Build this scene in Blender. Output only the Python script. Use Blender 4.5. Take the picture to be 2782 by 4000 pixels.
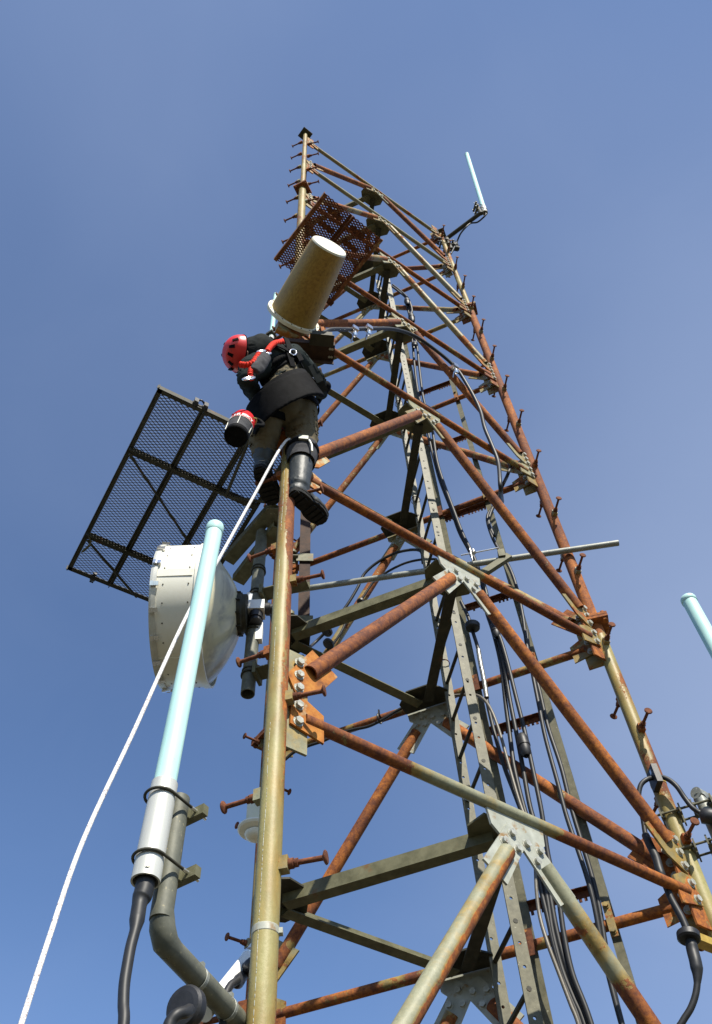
import bpy, bmesh, math, random
from mathutils import Vector, Matrix, noise
V = Vector
R = math.radians
random.seed(7)
for o in list(bpy.data.objects):
    bpy.data.objects.remove(o)
sc = bpy.context.scene
col = sc.collection

# ------------------------------------------------------------------ camera
W, H = 2782, 4000                       # the photograph's own pixels
PITCH, ROLL, FPX = 0.984246, -0.067708, 3480.43
cp, sp, cr, sr = math.cos(PITCH), math.sin(PITCH), math.cos(ROLL), math.sin(ROLL)
GROUND = -1.6                           # the lens is the origin, 1.6 m above the ground
xh, fh, uh = V((1, 0, 0)), V((0, cp, sp)), V((0, -sp, cp))
ih, jh = xh*cr + uh*sr, -xh*sr + uh*cr
cam = bpy.data.cameras.new('camera')
cam.sensor_fit = 'VERTICAL'; cam.sensor_height = 36.0
cam.lens = 36.0*FPX/H
cam.clip_start = 0.05; cam.clip_end = 20000
camo = bpy.data.objects.new('camera', cam); col.objects.link(camo)
M = Matrix((ih, jh, -fh)).transposed().to_4x4()
camo.matrix_world = M
sc.camera = camo

# ------------------------------------------------------------------ sky and sun
SUN_AZ, SUN_EL = 157.0, 45.0            # azimuth clockwise from +Y
w = bpy.data.worlds.new("World"); sc.world = w; w.use_nodes = True
nt = w.node_tree; N = nt.nodes; LK = nt.links
for n in list(N): N.remove(n)
out = N.new('ShaderNodeOutputWorld'); bg = N.new('ShaderNodeBackground')
sky = N.new('ShaderNodeTexSky'); sky.sky_type = 'NISHITA'; sky.sun_disc = False
sky.sun_elevation = R(SUN_EL); sky.sun_rotation = R(SUN_AZ)
sky.altitude = 600; sky.air_density = 1.0; sky.dust_density = 0.6; sky.ozone_density = 2.2
bg.inputs['Strength'].default_value = 0.104
tc = N.new('ShaderNodeTexCoord')
def wn(scale, detail, rough, vec=None, dist=0.0):
    n = N.new('ShaderNodeTexNoise'); n.inputs['Scale'].default_value = scale
    n.inputs['Detail'].default_value = detail; n.inputs['Roughness'].default_value = rough
    n.inputs['Distortion'].default_value = dist
    LK.new(vec or tc.outputs['Generated'], n.inputs['Vector']); return n.outputs['Fac']
mp = N.new('ShaderNodeMapping'); mp.inputs['Scale'].default_value = (1.0, 1.0, 1.6)
mp.inputs['Rotation'].default_value = (0.3, 0.2, 0.9); mp.inputs['Location'].default_value = (0.35, 0.1, 0.2)
LK.new(tc.outputs['Generated'], mp.inputs['Vector'])
c1 = wn(1.2, 4, 0.42, mp.outputs['Vector'], 0.4)
c2 = wn(5.0, 8, 0.6, mp.outputs['Vector'], 0.8)
def wmath(op, a, b, clamp=False):
    n = N.new('ShaderNodeMath'); n.operation = op; n.use_clamp = clamp
    for i, x in enumerate((a, b)):
        if isinstance(x, (int, float)): n.inputs[i].default_value = x
        else: LK.new(x, n.inputs[i])
    return n.outputs[0]
def wrange(x, a, b, c, d):
    n = N.new('ShaderNodeMapRange'); n.interpolation_type = 'SMOOTHSTEP'
    for i, q in enumerate((a, b, c, d)): n.inputs[i+1].default_value = q
    LK.new(x, n.inputs[0]); return n.outputs[0]
def wdot(d):
    n = N.new('ShaderNodeVectorMath'); n.operation = 'DOT_PRODUCT'
    LK.new(tc.outputs['Generated'], n.inputs[0]); n.inputs[1].default_value = V(d).normalized()
    return n.outputs['Value']
cirrus = wmath('ADD', wmath('MULTIPLY', wrange(c1, 0.36, 0.72, 0, 1), 0.62), wmath('MULTIPLY', wrange(c2, 0.4, 0.8, 0, 1), 0.08))
# thin high cloud thickens to the right of the tower and straight overhead
bank = wmath('ADD', wmath('MULTIPLY', wrange(wdot((0.72, 0.62, 0.62)), 0.68, 1.02, 0, 1), 0.62),
             wmath('MULTIPLY', wrange(wdot((0.0, -0.1, 1.0)), 0.88, 1.0, 0, 1), 0.24))
veil = wmath('ADD', wmath('ADD', wmath('MULTIPLY', cirrus, 0.26), 0.05), wmath('MULTIPLY', bank, wmath('ADD', wmath('MULTIPLY', c1, 0.8), 0.25)), True)
mix = N.new('ShaderNodeMix'); mix.data_type = 'RGBA'
LK.new(veil, mix.inputs['Factor'])
tint = N.new('ShaderNodeMix'); tint.data_type = 'RGBA'; tint.blend_type = 'MULTIPLY'; tint.inputs['Factor'].default_value = 1.0
LK.new(sky.outputs['Color'], tint.inputs['A']); tint.inputs['B'].default_value = (0.85, 0.98, 1.14, 1)
LK.new(tint.outputs['Result'], mix.inputs['A'])
mix.inputs['B'].default_value = (2.75, 3.4, 4.9, 1)
LK.new(mix.outputs['Result'], bg.inputs['Color']); LK.new(bg.outputs[0], out.inputs[0])
sunl = bpy.data.lights.new('sun', 'SUN'); sunl.energy = 5.0; sunl.angle = R(0.53); sunl.color = (1.0, 0.94, 0.82)
suno = bpy.data.objects.new('sun', sunl); col.objects.link(suno)
sdir = V((math.sin(R(SUN_AZ))*math.cos(R(SUN_EL)), math.cos(R(SUN_AZ))*math.cos(R(SUN_EL)), math.sin(R(SUN_EL))))
suno.rotation_euler = sdir.to_track_quat('Z', 'Y').to_euler(); suno.location = sdir*30
sc.view_settings.view_transform = 'Standard'; sc.view_settings.look = 'None'
sc.view_settings.exposure = 0.58; sc.view_settings.gamma = 1.0
sc.render.engine = 'CYCLES'

# ------------------------------------------------------------------ measuring helpers
def ray(px, py):
    X = (px-W/2)/FPX; Y = -(py-H/2)/FPX
    return ih*X + jh*Y + fh
def atz(px, py, z):                     # the point seen there that lies at height z
    r = ray(px, py); return r*(z/r.z)
def ath(px, py, d):                     # ... at horizontal distance d
    r = ray(px, py); return r*(d/math.hypot(r.x, r.y))
def atplane(px, py, p, n):
    r = ray(px, py); return r*(p.dot(n)/r.dot(n))
def pol(az, d, z=0.0):
    return V((math.sin(R(az))*d, math.cos(R(az))*d, z))

# ------------------------------------------------------------------ mesh helpers
ORG = {}
class MB:
    def __init__(s): s.v = []; s.f = []; s.s = []; s.m = []; s.cm = 0
    def add(s, vs, fs, smooth):
        b = len(s.v); s.v += [V(q) for q in vs]
        for f in fs: s.f.append([b+i for i in f]); s.s.append(smooth); s.m.append(s.cm)
    def frames(s, pts):
        pts = [V(p) for p in pts]; T = []
        for i in range(len(pts)):
            a = pts[max(i-1, 0)]; c = pts[min(i+1, len(pts)-1)]
            t = (c-a); T.append(t.normalized() if t.length > 1e-9 else V((0, 0, 1)))
        u = T[0].orthogonal().normalized(); out = []
        for i, t in enumerate(T):
            if i: u = (u - t*u.dot(t)); u = u.normalized() if u.length > 1e-6 else t.orthogonal().normalized()
            out.append((pts[i], u, t.cross(u), t))
        return out
    def tube(s, pts, r, seg=12, cap=True, bore=0.0):
        fr = s.frames(pts); n = len(fr)
        rr = list(r) if isinstance(r, (list, tuple)) else [r]*n
        vs = []
        for (p, u, w2, t), q in zip(fr, rr):
            for k in range(seg):
                a = 2*math.pi*k/seg; vs.append(p + u*(q*math.cos(a)) + w2*(q*math.sin(a)))
        fs = [[i*seg+k, i*seg+(k+1) % seg, (i+1)*seg+(k+1) % seg, (i+1)*seg+k] for i in range(n-1) for k in range(seg)]
        s.add(vs, fs, True)
        for i, sg in ((0, -1), (n-1, 1)):
            if not cap: continue
            p, u, w2, t = fr[i]; q = rr[i]
            ring = vs[i*seg:(i+1)*seg]
            if bore > 0:                # an open pipe end: lip and the bore behind it
                inn = [p + (x-p)*bore for x in ring]; dp = [x - t*(sg*q*3) for x in inn]
                s.add(ring+inn, [[k, (k+1) % seg, seg+(k+1) % seg, seg+k] for k in range(seg)], False)
                s.add(inn+dp, [[k, (k+1) % seg, seg+(k+1) % seg, seg+k] for k in range(seg)] , True)
                s.add(dp, [list(range(seg))], False)
            else: s.add(ring, [list(range(seg))], False)
    def box(s, c, x, y, z, d):
        c = V(c); x, y, z = V(x).normalized()*d[0]/2, V(y).normalized()*d[1]/2, V(z).normalized()*d[2]/2
        vs = [c + x*i + y*j + z*k for i in (-1, 1) for j in (-1, 1) for k in (-1, 1)]
        s.add(vs, [[0, 1, 3, 2], [4, 6, 7, 5], [0, 4, 5, 1], [2, 3, 7, 6], [0, 2, 6, 4], [1, 5, 7, 3]], False)
    def bar(s, a, b, up, w2, h, off=(0, 0)):   # a straight bar of w2 x h between two points
        a, b = V(a), V(b); t = (b-a); L = t.length; t.normalize()
        sd = t.cross(V(up)).normalized(); u = sd.cross(t).normalized()
        s.box((a+b)/2 + sd*off[0] + u*off[1], t, sd, u, (L, w2, h))
    def angle(s, a, b, up, leg, th, side=1):   # an L section: upright leg, and a flange along its lower edge
        s.bar(a, b, up, th, leg)
        s.bar(a, b, up, leg-th, th, (side*leg/2, -leg/2+th/2))
    def prism(s, poly, o, u, v, th):
        o, u, v = V(o), V(u).normalized(), V(v).normalized(); n = u.cross(v)
        k = len(poly)
        a = [o + u*p[0] + v*p[1] + n*(th/2) for p in poly]; b2 = [o + u*p[0] + v*p[1] - n*(th/2) for p in poly]
        s.add(a+b2, [list(range(k)), list(range(2*k-1, k-1, -1))] + [[i, k+i, k+(i+1) % k, (i+1) % k] for i in range(k)], False)
    def lathe(s, prof, o, ax, seg=24, sharp=()):
        o, ax = V(o), V(ax).normalized(); u = ax.orthogonal().normalized(); w2 = ax.cross(u)
        for i in range(len(prof)-1):
            (r0, h0), (r1, h1) = prof[i], prof[i+1]
            vs = []
            for r, h in ((r0, h0), (r1, h1)):
                for k in range(seg):
                    a = 2*math.pi*k/seg; vs.append(o + ax*h + u*(r*math.cos(a)) + w2*(r*math.sin(a)))
            s.add(vs, [[k, (k+1) % seg, seg+(k+1) % seg, seg+k] for k in range(seg)], abs(r0-r1) < 3*abs(h0-h1))
    def shell(s, prof, o, ax, seg=32):         # a lathe whose rings are shared, smooth all over
        o, ax = V(o), V(ax).normalized(); u = ax.orthogonal().normalized(); w2 = ax.cross(u)
        vs = []
        for r, h in prof:
            for k in range(seg):
                a = 2*math.pi*k/seg; vs.append(o + ax*h + u*(r*math.cos(a)) + w2*(r*math.sin(a)))
        s.add(vs, [[i*seg+k, i*seg+(k+1) % seg, (i+1)*seg+(k+1) % seg, (i+1)*seg+k] for i in range(len(prof)-1) for k in range(seg)], True)
    def hexbolt(s, o, n, r=0.012, h=0.010):
        o, n = V(o), V(n).normalized()
        s.lathe([(r*1.35, 0), (r*1.35, 0.002), (0, 0.002)], o, n, 10)
        s.lathe([(r, 0.002), (r, h), (0, h)], o, n, 6)
    def ball(s, c, r, seg=14, ax=None):
        c = V(c); ax = ax or (V((1, 0, 0)), V((0, 1, 0)), V((0, 0, 1)))
        rr = r if isinstance(r, (list, tuple)) else (r, r, r); m = seg//2
        vs = []
        for i in range(m+1):
            t = math.pi*i/m
            for k in range(seg):
                a = 2*math.pi*k/seg
                vs.append(c + ax[0]*(rr[0]*math.sin(t)*math.cos(a)) + ax[1]*(rr[1]*math.sin(t)*math.sin(a)) + ax[2]*(rr[2]*math.cos(t)))
        s.add(vs, [[i*seg+k, i*seg+(k+1) % seg, (i+1)*seg+(k+1) % seg, (i+1)*seg+k] for i in range(m) for k in range(seg)], True)
    def limb(s, pts, rr, seg=14):              # rounded tapering limb
        s.tube(pts, rr, seg); 
        for p, r in zip(pts, rr): s.ball(p, r*0.995, seg)
    def loft(s, secs, seg=24):                 # elliptical sections (centre, right, front, a, b)
        vs = []
        for c, r, f, a, b2 in secs:
            for k in range(seg):
                t = 2*math.pi*k/seg; vs.append(V(c) + V(r)*(a*math.cos(t)) + V(f)*(b2*math.sin(t)))
        n = len(secs)
        s.add(vs, [[i*seg+k, i*seg+(k+1) % seg, (i+1)*seg+(k+1) % seg, (i+1)*seg+k] for i in range(n-1) for k in range(seg)] +
              [list(range(seg)), list(range((n-1)*seg, n*seg))], True)
    def build(s, name, mats, parent=None, rust=None):
        me = bpy.data.meshes.new(name)
        o0 = ORG.get(parent.name, V((0, 0, 0))) if parent else V((0, 0, 0))
        base = o0
        if parent is None:                      # a thing of one mesh: its origin at its own middle
            base = sum(s.v, V((0, 0, 0)))/max(1, len(s.v))
        me.from_pydata([q-base for q in s.v], [], s.f)
        bm = bmesh.new(); bm.from_mesh(me)
        bmesh.ops.remove_doubles(bm, verts=bm.verts, dist=1e-7) if False else None
        bmesh.ops.recalc_face_normals(bm, faces=bm.faces); bm.to_mesh(me); bm.free()
        me.polygons.foreach_set('use_smooth', s.s)
        for m2 in (mats if isinstance(mats, (list, tuple)) else [mats]): me.materials.append(m2)
        me.polygons.foreach_set('material_index', s.m)
        if rust is not None:
            at = me.attributes.new('rust', 'FLOAT', 'POINT')
            at.data.foreach_set('value', [float(rust(q) if callable(rust) else rust) for q in s.v])
        me.update()
        o = bpy.data.objects.new(name, me); col.objects.link(o)
        if parent: o.parent = parent; ORG[o.name] = o0
        else: o.location = base; ORG[o.name] = base
        return o
def tag(o, label=None, cat=None, group=None, kind=None):
    if label: o['label'] = label
    if cat: o['category'] = cat
    if group: o['group'] = group
    if kind: o['kind'] = kind
    return o
def thing(name, loc, label, cat, group=None):
    o = bpy.data.objects.new(name, None); col.objects.link(o); o.location = loc; o.empty_display_size = 0.1
    ORG[o.name] = V(loc); return tag(o, label, cat, group)
def curve(pts, n=8):                            # centripetal Catmull-Rom: no loops where points are unevenly spaced
    pts = [V(p) for p in pts]; P = [pts[0]*2-pts[1]] + pts + [pts[-1]*2-pts[-2]]; out = []
    for i in range(1, len(P)-2):
        a, b2, c, d = P[i-1], P[i], P[i+1], P[i+2]
        t0 = 0.0; t1 = t0+max(1e-5, (b2-a).length)**0.5; t2 = t1+max(1e-5, (c-b2).length)**0.5; t3 = t2+max(1e-5, (d-c).length)**0.5
        for k in range(n):
            t = t1+(t2-t1)*k/n
            A1 = a*((t1-t)/(t1-t0))+b2*((t-t0)/(t1-t0)); A2 = b2*((t2-t)/(t2-t1))+c*((t-t1)/(t2-t1)); A3 = c*((t3-t)/(t3-t2))+d*((t-t2)/(t3-t2))
            B1 = A1*((t2-t)/(t2-t0))+A2*((t-t0)/(t2-t0)); B2 = A2*((t3-t)/(t3-t1))+A3*((t-t1)/(t3-t1))
            out.append(B1*((t2-t)/(t2-t1))+B2*((t-t1)/(t2-t1)))
    out.append(pts[-1]); return out

# ------------------------------------------------------------------ materials
def mat(name, build):
    m = bpy.data.materials.new(name); m.use_nodes = True
    t = m.node_tree; b = t.nodes['Principled BSDF']; build(t, b); return m
class G:                                        # small node-graph helper
    def __init__(s, t, b, scale=(1, 1, 1)):
        s.t = t; s.b = b; s.c = t.nodes.new('ShaderNodeTexCoord'); s.mp = t.nodes.new('ShaderNodeMapping')
        s.mp.inputs['Scale'].default_value = scale; t.links.new(s.c.outputs['Object'], s.mp.inputs['Vector'])
    def noise(s, sc2, det=6, ro=0.6, dist=0.0, raw=False):
        n = s.t.nodes.new('ShaderNodeTexNoise'); n.inputs['Scale'].default_value = sc2; n.inputs['Detail'].default_value = det
        n.inputs['Roughness'].default_value = ro; n.inputs['Distortion'].default_value = dist
        s.t.links.new((s.c.outputs['Object'] if raw else s.mp.outputs['Vector']), n.inputs['Vector']); return n.outputs['Fac']
    def ramp(s, x, stops):
        n = s.t.nodes.new('ShaderNodeValToRGB'); e = n.color_ramp.elements
        while len(e) < len(stops): e.new(0.5)
        for q, (p, c) in zip(e, stops): q.position = p; q.color = (*c, 1)
        s.t.links.new(x, n.inputs[0]); return n.outputs[0]
    def math(s, op, a, b2=0.0, clamp=False):
        n = s.t.nodes.new('ShaderNodeMath'); n.operation = op; n.use_clamp = clamp
        for i, x in enumerate((a, b2)):
            if isinstance(x, (int, float)): n.inputs[i].default_value = x
            else: s.t.links.new(x, n.inputs[i])
        return n.outputs[0]
    def rng(s, x, a, b2, c=0.0, d=1.0):
        n = s.t.nodes.new('ShaderNodeMapRange'); n.interpolation_type = 'SMOOTHSTEP'
        for i, q in enumerate((a, b2, c, d)): n.inputs[i+1].default_value = q
        s.t.links.new(x, n.inputs[0]); return n.outputs[0]
    def mix(s, f, a, b2, mode='MIX'):
        n = s.t.nodes.new('ShaderNodeMix'); n.data_type = 'RGBA'; n.blend_type = mode
        for k, x in (('Factor', f), ('A', a), ('B', b2)):
            if isinstance(x, (int, float)): n.inputs[k].default_value = x
            elif isinstance(x, tuple): n.inputs[k].default_value = (*x, 1)
            else: s.t.links.new(x, n.inputs[k])
        return n.outputs['Result']
    def attr(s, a):
        n = s.t.nodes.new('ShaderNodeAttribute'); n.attribute_name = a; return n.outputs['Fac']
    def rand(s):
        return s.t.nodes.new('ShaderNodeObjectInfo').outputs['Random']
    def set(s, col2=None, rough=None, metal=None, spec=None, bump=None, dist=0.002):
        for k, x in (('Base Color', col2), ('Roughness', rough), ('Metallic', metal), ('Specular IOR Level', spec)):
            if x is None: continue
            i = s.b.inputs[k]
            if isinstance(x, (int, float)): i.default_value = x
            elif isinstance(x, tuple): i.default_value = (*x, 1)
            else: s.t.links.new(x, i)
        if bump is not None:
            n = s.t.nodes.new('ShaderNodeBump'); n.inputs['Distance'].default_value = dist; n.inputs['Strength'].default_value = 0.8
            s.t.links.new(bump, n.inputs['Height']); s.t.links.new(n.outputs[0], s.b.inputs['Normal'])

def steel(stretch=1.0, gal=((0.17, 0.17, 0.105), (0.31, 0.31, 0.21)), tint=(1, 1, 1)):
    def f(t, b):
        g = G(t, b, (1, 1, stretch))
        big = g.noise(7, 9, 0.62, 0.3); fine = g.noise(70, 6, 0.7, raw=True); mid = g.noise(24, 6, 0.65); broad = g.noise(2.2, 4, 0.6)
        lvl = g.math('ADD', g.math('ADD', g.math('MULTIPLY', big, 0.62), g.math('MULTIPLY', mid, 0.22)), g.math('MULTIPLY', broad, 0.36))
        lvl = g.math('ADD', g.math('ADD', lvl, g.math('MULTIPLY', g.math('SUBTRACT', fine, 0.5), 0.16)), g.math('SUBTRACT', g.attr('rust'), 0.6))     # about 0.5 where the attribute is 0.5
        halo = g.rng(lvl, 0.30, 0.52); rust = g.rng(lvl, 0.505, 0.535)
        galv = g.ramp(g.math('ADD', g.math('MULTIPLY', fine, 0.6), g.math('MULTIPLY', mid, 0.4)), [(0.3, gal[0]), (0.7, gal[1])])
        stained = g.mix(halo, galv, g.ramp(mid, [(0.35, (0.15, 0.10, 0.025)), (0.65, (0.32, 0.215, 0.055))]))
        rc = g.ramp(g.math('ADD', g.math('MULTIPLY', fine, 0.45), g.math('MULTIPLY', mid, 0.55)),
                    [(0.30, (0.040, 0.016, 0.010)), (0.45, (0.140, 0.044, 0.018)), (0.58, (0.28, 0.095, 0.021)), (0.74, (0.44, 0.19, 0.045))])
        rc = g.mix(g.rng(broad, 0.42, 0.62), g.mix(1.0, rc, (0.78, 0.74, 0.80), 'MULTIPLY'), g.mix(1.0, rc, (1.35, 1.30, 0.85), 'MULTIPLY'))
        c = g.mix(rust, stained, rc)
        c = g.mix(1.0, c, tint, 'MULTIPLY')
        g.set(c, g.math('ADD', g.math('MULTIPLY', rust, 0.33), 0.5), None, 0.4, g.math('ADD', fine, g.math('MULTIPLY', rust, 0.6)), 0.0012)
    return f
M_STEEL = mat('weathered_steel', steel())
M_LEG = mat('weathered_leg_steel', steel(0.28, ((0.23, 0.20, 0.065), (0.40, 0.37, 0.17))))
def simple(c0, c1, scale=20, rough=0.6, metal=0.0, spots=None, spec=0.5, bump=0.0, stretch=(1, 1, 1)):
    def f(t, b):
        g = G(t, b, stretch); n = g.noise(scale, 7, 0.62)
        c = g.ramp(n, [(0.32, c0), (0.68, c1)])
        if spots:
            sc2, lo, hi, sc_col = spots
            c = g.mix(g.rng(g.noise(sc2, 5, 0.6, raw=True), lo, hi), c, sc_col)
        g.set(c, rough, metal, spec, g.noise(scale*4, 4, 0.6) if bump else None, bump)
    return f
M_ORANGE = mat('orange_rust_plate', lambda t, b: (lambda g: g.set(
    g.mix(g.rng(g.math('ADD', g.noise(9, 7, 0.65), g.math('MULTIPLY', g.rand(), 0.16)), 0.58, 0.72), g.ramp(g.noise(16, 7, 0.65), [(0.3, (0.13, 0.042, 0.011)), (0.50, (0.36, 0.125, 0.016)), (0.75, (0.48, 0.22, 0.035))]),
          (0.40, 0.39, 0.25)), 0.75, 0.0, 0.35, g.noise(90, 4, 0.6), 0.0012))(G(t, b)))
M_PALE = mat('pale_galvanised_plate', simple((0.27, 0.28, 0.23), (0.40, 0.41, 0.35), 14, 0.5, 0.0, (16, 0.55, 0.70, (0.24, 0.14, 0.045)), 0.5, 0.0008))
M_BOLT = mat('galvanised_bolt', simple((0.30, 0.30, 0.24), (0.50, 0.50, 0.44), 60, 0.45, 0.3, (40, 0.6, 0.75, (0.16, 0.07, 0.02))))
M_RBOLT = mat('rusty_step_bolt', simple((0.06, 0.02, 0.012), (0.20, 0.07, 0.03), 60, 0.85, 0.0, (35, 0.62, 0.75, (0.30, 0.13, 0.04)), 0.3, 0.001))
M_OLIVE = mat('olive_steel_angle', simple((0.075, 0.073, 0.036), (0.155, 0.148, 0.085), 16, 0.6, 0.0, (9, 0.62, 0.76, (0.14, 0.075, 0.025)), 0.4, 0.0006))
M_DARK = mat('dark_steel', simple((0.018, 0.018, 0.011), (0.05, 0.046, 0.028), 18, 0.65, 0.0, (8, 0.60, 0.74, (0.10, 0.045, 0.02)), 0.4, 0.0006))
M_RAIL = mat('ladder_galvanised', simple((0.070, 0.066, 0.036), (0.14, 0.13, 0.08), 22, 0.55, 0.0, (60, 0.64, 0.74, (0.36, 0.35, 0.26)), 0.4, 0.0006))
M_GALV = mat('galvanised_pipe', simple((0.17, 0.18, 0.155), (0.27, 0.28, 0.25), 18, 0.5, 0.15, (110, 0.60, 0.68, (0.48, 0.48, 0.42)), 0.5, 0.0005))
M_GALVD = mat('dull_galvanised_pipe', simple((0.075, 0.08, 0.062), (0.15, 0.15, 0.115), 18, 0.6, 0.1, (70, 0.62, 0.7, (0.27, 0.24, 0.15)), 0.4, 0.0005))
M_CABLE = mat('black_cable_jacket', simple((0.012, 0.013, 0.014), (0.022, 0.022, 0.023), 30, 0.5, 0.0, None, 0.4))
M_GCABLE = mat('grey_corrugated_cable', simple((0.085, 0.078, 0.065), (0.16, 0.145, 0.12), 200, 0.5, 0.2))
M_RUBBER = mat('black_rubber', simple((0.010, 0.010, 0.011), (0.022, 0.022, 0.024), 40, 0.5, 0.0, None, 0.5, 0.0005))
M_OMNI = mat('pale_cyan_fibreglass', simple((0.36, 0.61, 0.58), (0.54, 0.78, 0.73), 9, 0.5, 0.0, (120, 0.66, 0.74, (0.30, 0.42, 0.38)), 0.35, 0.0, (1, 1, 0.15)))
M_ALU = mat('brushed_aluminium', simple((0.50, 0.50, 0.45), (0.60, 0.60, 0.54), 40, 0.42, 0.25, None, 0.5, 0.0, (1, 1, 0.1)))
M_BRIGHT = mat('bright_steel', simple((0.6, 0.6, 0.6), (0.8, 0.8, 0.8), 30, 0.22, 0.9))
M_WHITE = mat('white_gelcoat', simple((0.74, 0.73, 0.62), (0.82, 0.81, 0.73), 3, 0.38, 0.0, (7, 0.6, 0.85, (0.66, 0.63, 0.48)), 0.5))
M_BOWL = mat('grimy_white_gelcoat', lambda t, b: (lambda g: g.set(
    g.mix(g.rng(g.noise(4.5, 6, 0.6, 1.2), 0.44, 0.66), g.ramp(g.noise(2.0, 5, 0.5), [(0.38, (0.68, 0.68, 0.61)), (0.62, (0.70, 0.66, 0.44))]), (0.40, 0.39, 0.32)), 0.25, 0.0, 0.5))(G(t, b, (1, 1, 0.45))))
M_PWHITE = mat('white_plastic', simple((0.74, 0.74, 0.70), (0.82, 0.82, 0.80), 10, 0.4))
M_TAN = mat('tan_fibreglass', lambda t, b: (lambda g: g.set(
    g.mix(g.rng(g.noise(3.5, 4, 0.5), 0.35, 0.75), g.ramp(g.noise(80, 5, 0.6, 0.6), [(0.3, (0.19, 0.107, 0.017)), (0.6, (0.35, 0.215, 0.040))]), (0.45, 0.30, 0.070)), 0.45, 0.0, 0.5))(G(t, b, (0.5, 0.5, 2.0))))
M_CREAM = mat('cream_fibreglass_end', simple((0.70, 0.66, 0.50), (0.80, 0.77, 0.64), 12, 0.4))
M_RMESH = mat('rusty_expanded_metal', simple((0.075, 0.028, 0.014), (0.24, 0.095, 0.04), 30, 0.85, 0.0, (14, 0.58, 0.72, (0.34, 0.23, 0.12)), 0.3))
M_DMESH = mat('dull_expanded_metal', simple((0.06, 0.057, 0.045), (0.16, 0.145, 0.11), 22, 0.6, 0.1, (14, 0.6, 0.75, (0.14, 0.06, 0.03)), 0.4))
M_SLOT = mat('rusty_slotted_steel', simple((0.045, 0.015, 0.008), (0.15, 0.05, 0.02), 40, 0.85, 0.0, (30, 0.60, 0.72, (0.34, 0.15, 0.04)), 0.3, 0.001))
M_BROWN = mat('dark_brown_steel', simple((0.022, 0.011, 0.007), (0.058, 0.028, 0.015), 16, 0.75, 0.0, (7, 0.60, 0.75, (0.11, 0.045, 0.018)), 0.3, 0.0006))
M_ROPE = mat('white_braided_rope', lambda t, b: (lambda g: g.set(
    g.mix(g.rng(g.noise(230, 1, 0.5), 0.57, 0.64), (0.80, 0.79, 0.77), (0.34, 0.27, 0.27)), 0.8, 0.0, 0.2, g.noise(300, 2, 0.5), 0.001))(G(t, b)))
def cloth(c0, c1, scale=9, rough=0.9, bump=0.004):
    return simple(c0, c1, scale, rough, 0.0, None, 0.06, bump)
M_JACKET = mat('charcoal_green_fleece', cloth((0.016, 0.021, 0.021), (0.034, 0.042, 0.041), 12, 0.92, 0.002))
M_HOOD = mat('black_hood_cloth', cloth((0.016, 0.018, 0.018), (0.030, 0.034, 0.033), 10, 0.85, 0.002))
M_TROUS = mat('olive_brown_work_cloth', cloth((0.125, 0.105, 0.070), (0.17, 0.145, 0.098), 7, 0.9, 0.002))
M_BLACK = mat('black_webbing', cloth((0.003, 0.003, 0.0035), (0.009, 0.009, 0.010), 30, 0.75, 0.001))
M_GREY = mat('grey_nylon', cloth((0.045, 0.045, 0.048), (0.085, 0.085, 0.09), 20, 0.8, 0.002))
M_BOOT = mat('black_boot_leather', simple((0.020, 0.024, 0.025), (0.050, 0.057, 0.057), 9, 0.52, 0.0, (25, 0.6, 0.8, (0.12, 0.125, 0.11)), 0.5, 0.002))
M_SOLE = mat('black_boot_sole', simple((0.010, 0.010, 0.010), (0.025, 0.025, 0.024), 40, 0.85, 0.0, None, 0.2, 0.003))
M_RED = mat('red_helmet_shell', simple((0.62, 0.022, 0.020), (0.68, 0.030, 0.026), 5, 0.34, 0.0, (26, 0.62, 0.72, (0.42, 0.03, 0.025)), 0.5))
M_REDW = mat('red_webbing', simple((0.55, 0.018, 0.008), (0.75, 0.045, 0.018), 60, 0.8, 0.0, None, 0.2, 0.003))
M_REDB = mat('red_bag_cloth', cloth((0.42, 0.012, 0.018), (0.55, 0.02, 0.026), 14, 0.75))
M_SKIN = mat('skin', simple((0.42, 0.24, 0.17), (0.52, 0.31, 0.23), 20, 0.55))
M_PRINT = mat('white_print', simple((0.75, 0.74, 0.72), (0.82, 0.82, 0.8), 20, 0.6))
M_YELLOW = mat('yellow_zinc_clamp', simple((0.42, 0.27, 0.04), (0.62, 0.42, 0.08), 30, 0.4, 0.4))

# ================================================================== ground
m = MB()
NG = 48
gv = []
for i in range(NG+1):
    for j in range(NG+1):
        x = (i/NG*2-1); y = (j/NG*2-1)
        x = math.copysign(abs(x)**3, x)*9000; y = math.copysign(abs(y)**3, y)*9000
        d = math.hypot(x, y)
        z = GROUND + (noise.noise(V((x*.15, y*.15, 0)))*0.18 if 6 < d else 0) - max(0, d-60)*0.03
        gv.append(V((x, y, z)))
m.add(gv, [[i*(NG+1)+j, (i+1)*(NG+1)+j, (i+1)*(NG+1)+j+1, i*(NG+1)+j+1] for i in range(NG) for j in range(NG)], True)
M_GROUND = mat('hilltop_ground', lambda t, b: (lambda g: g.set(
    g.mix(g.rng(g.noise(0.8, 8, 0.6), 0.42, 0.58), g.ramp(g.noise(12, 8, 0.7), [(0.3, (0.09, 0.08, 0.06)), (0.7, (0.17, 0.155, 0.125))]),
          g.ramp(g.noise(6, 6, 0.6), [(0.3, (0.03, 0.036, 0.014)), (0.7, (0.065, 0.06, 0.028))])), 0.95, 0.0, 0.2, g.noise(20, 6, 0.7), 0.03))(G(t, b)))
tag(m.build('ground', M_GROUND), kind='structure')

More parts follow.
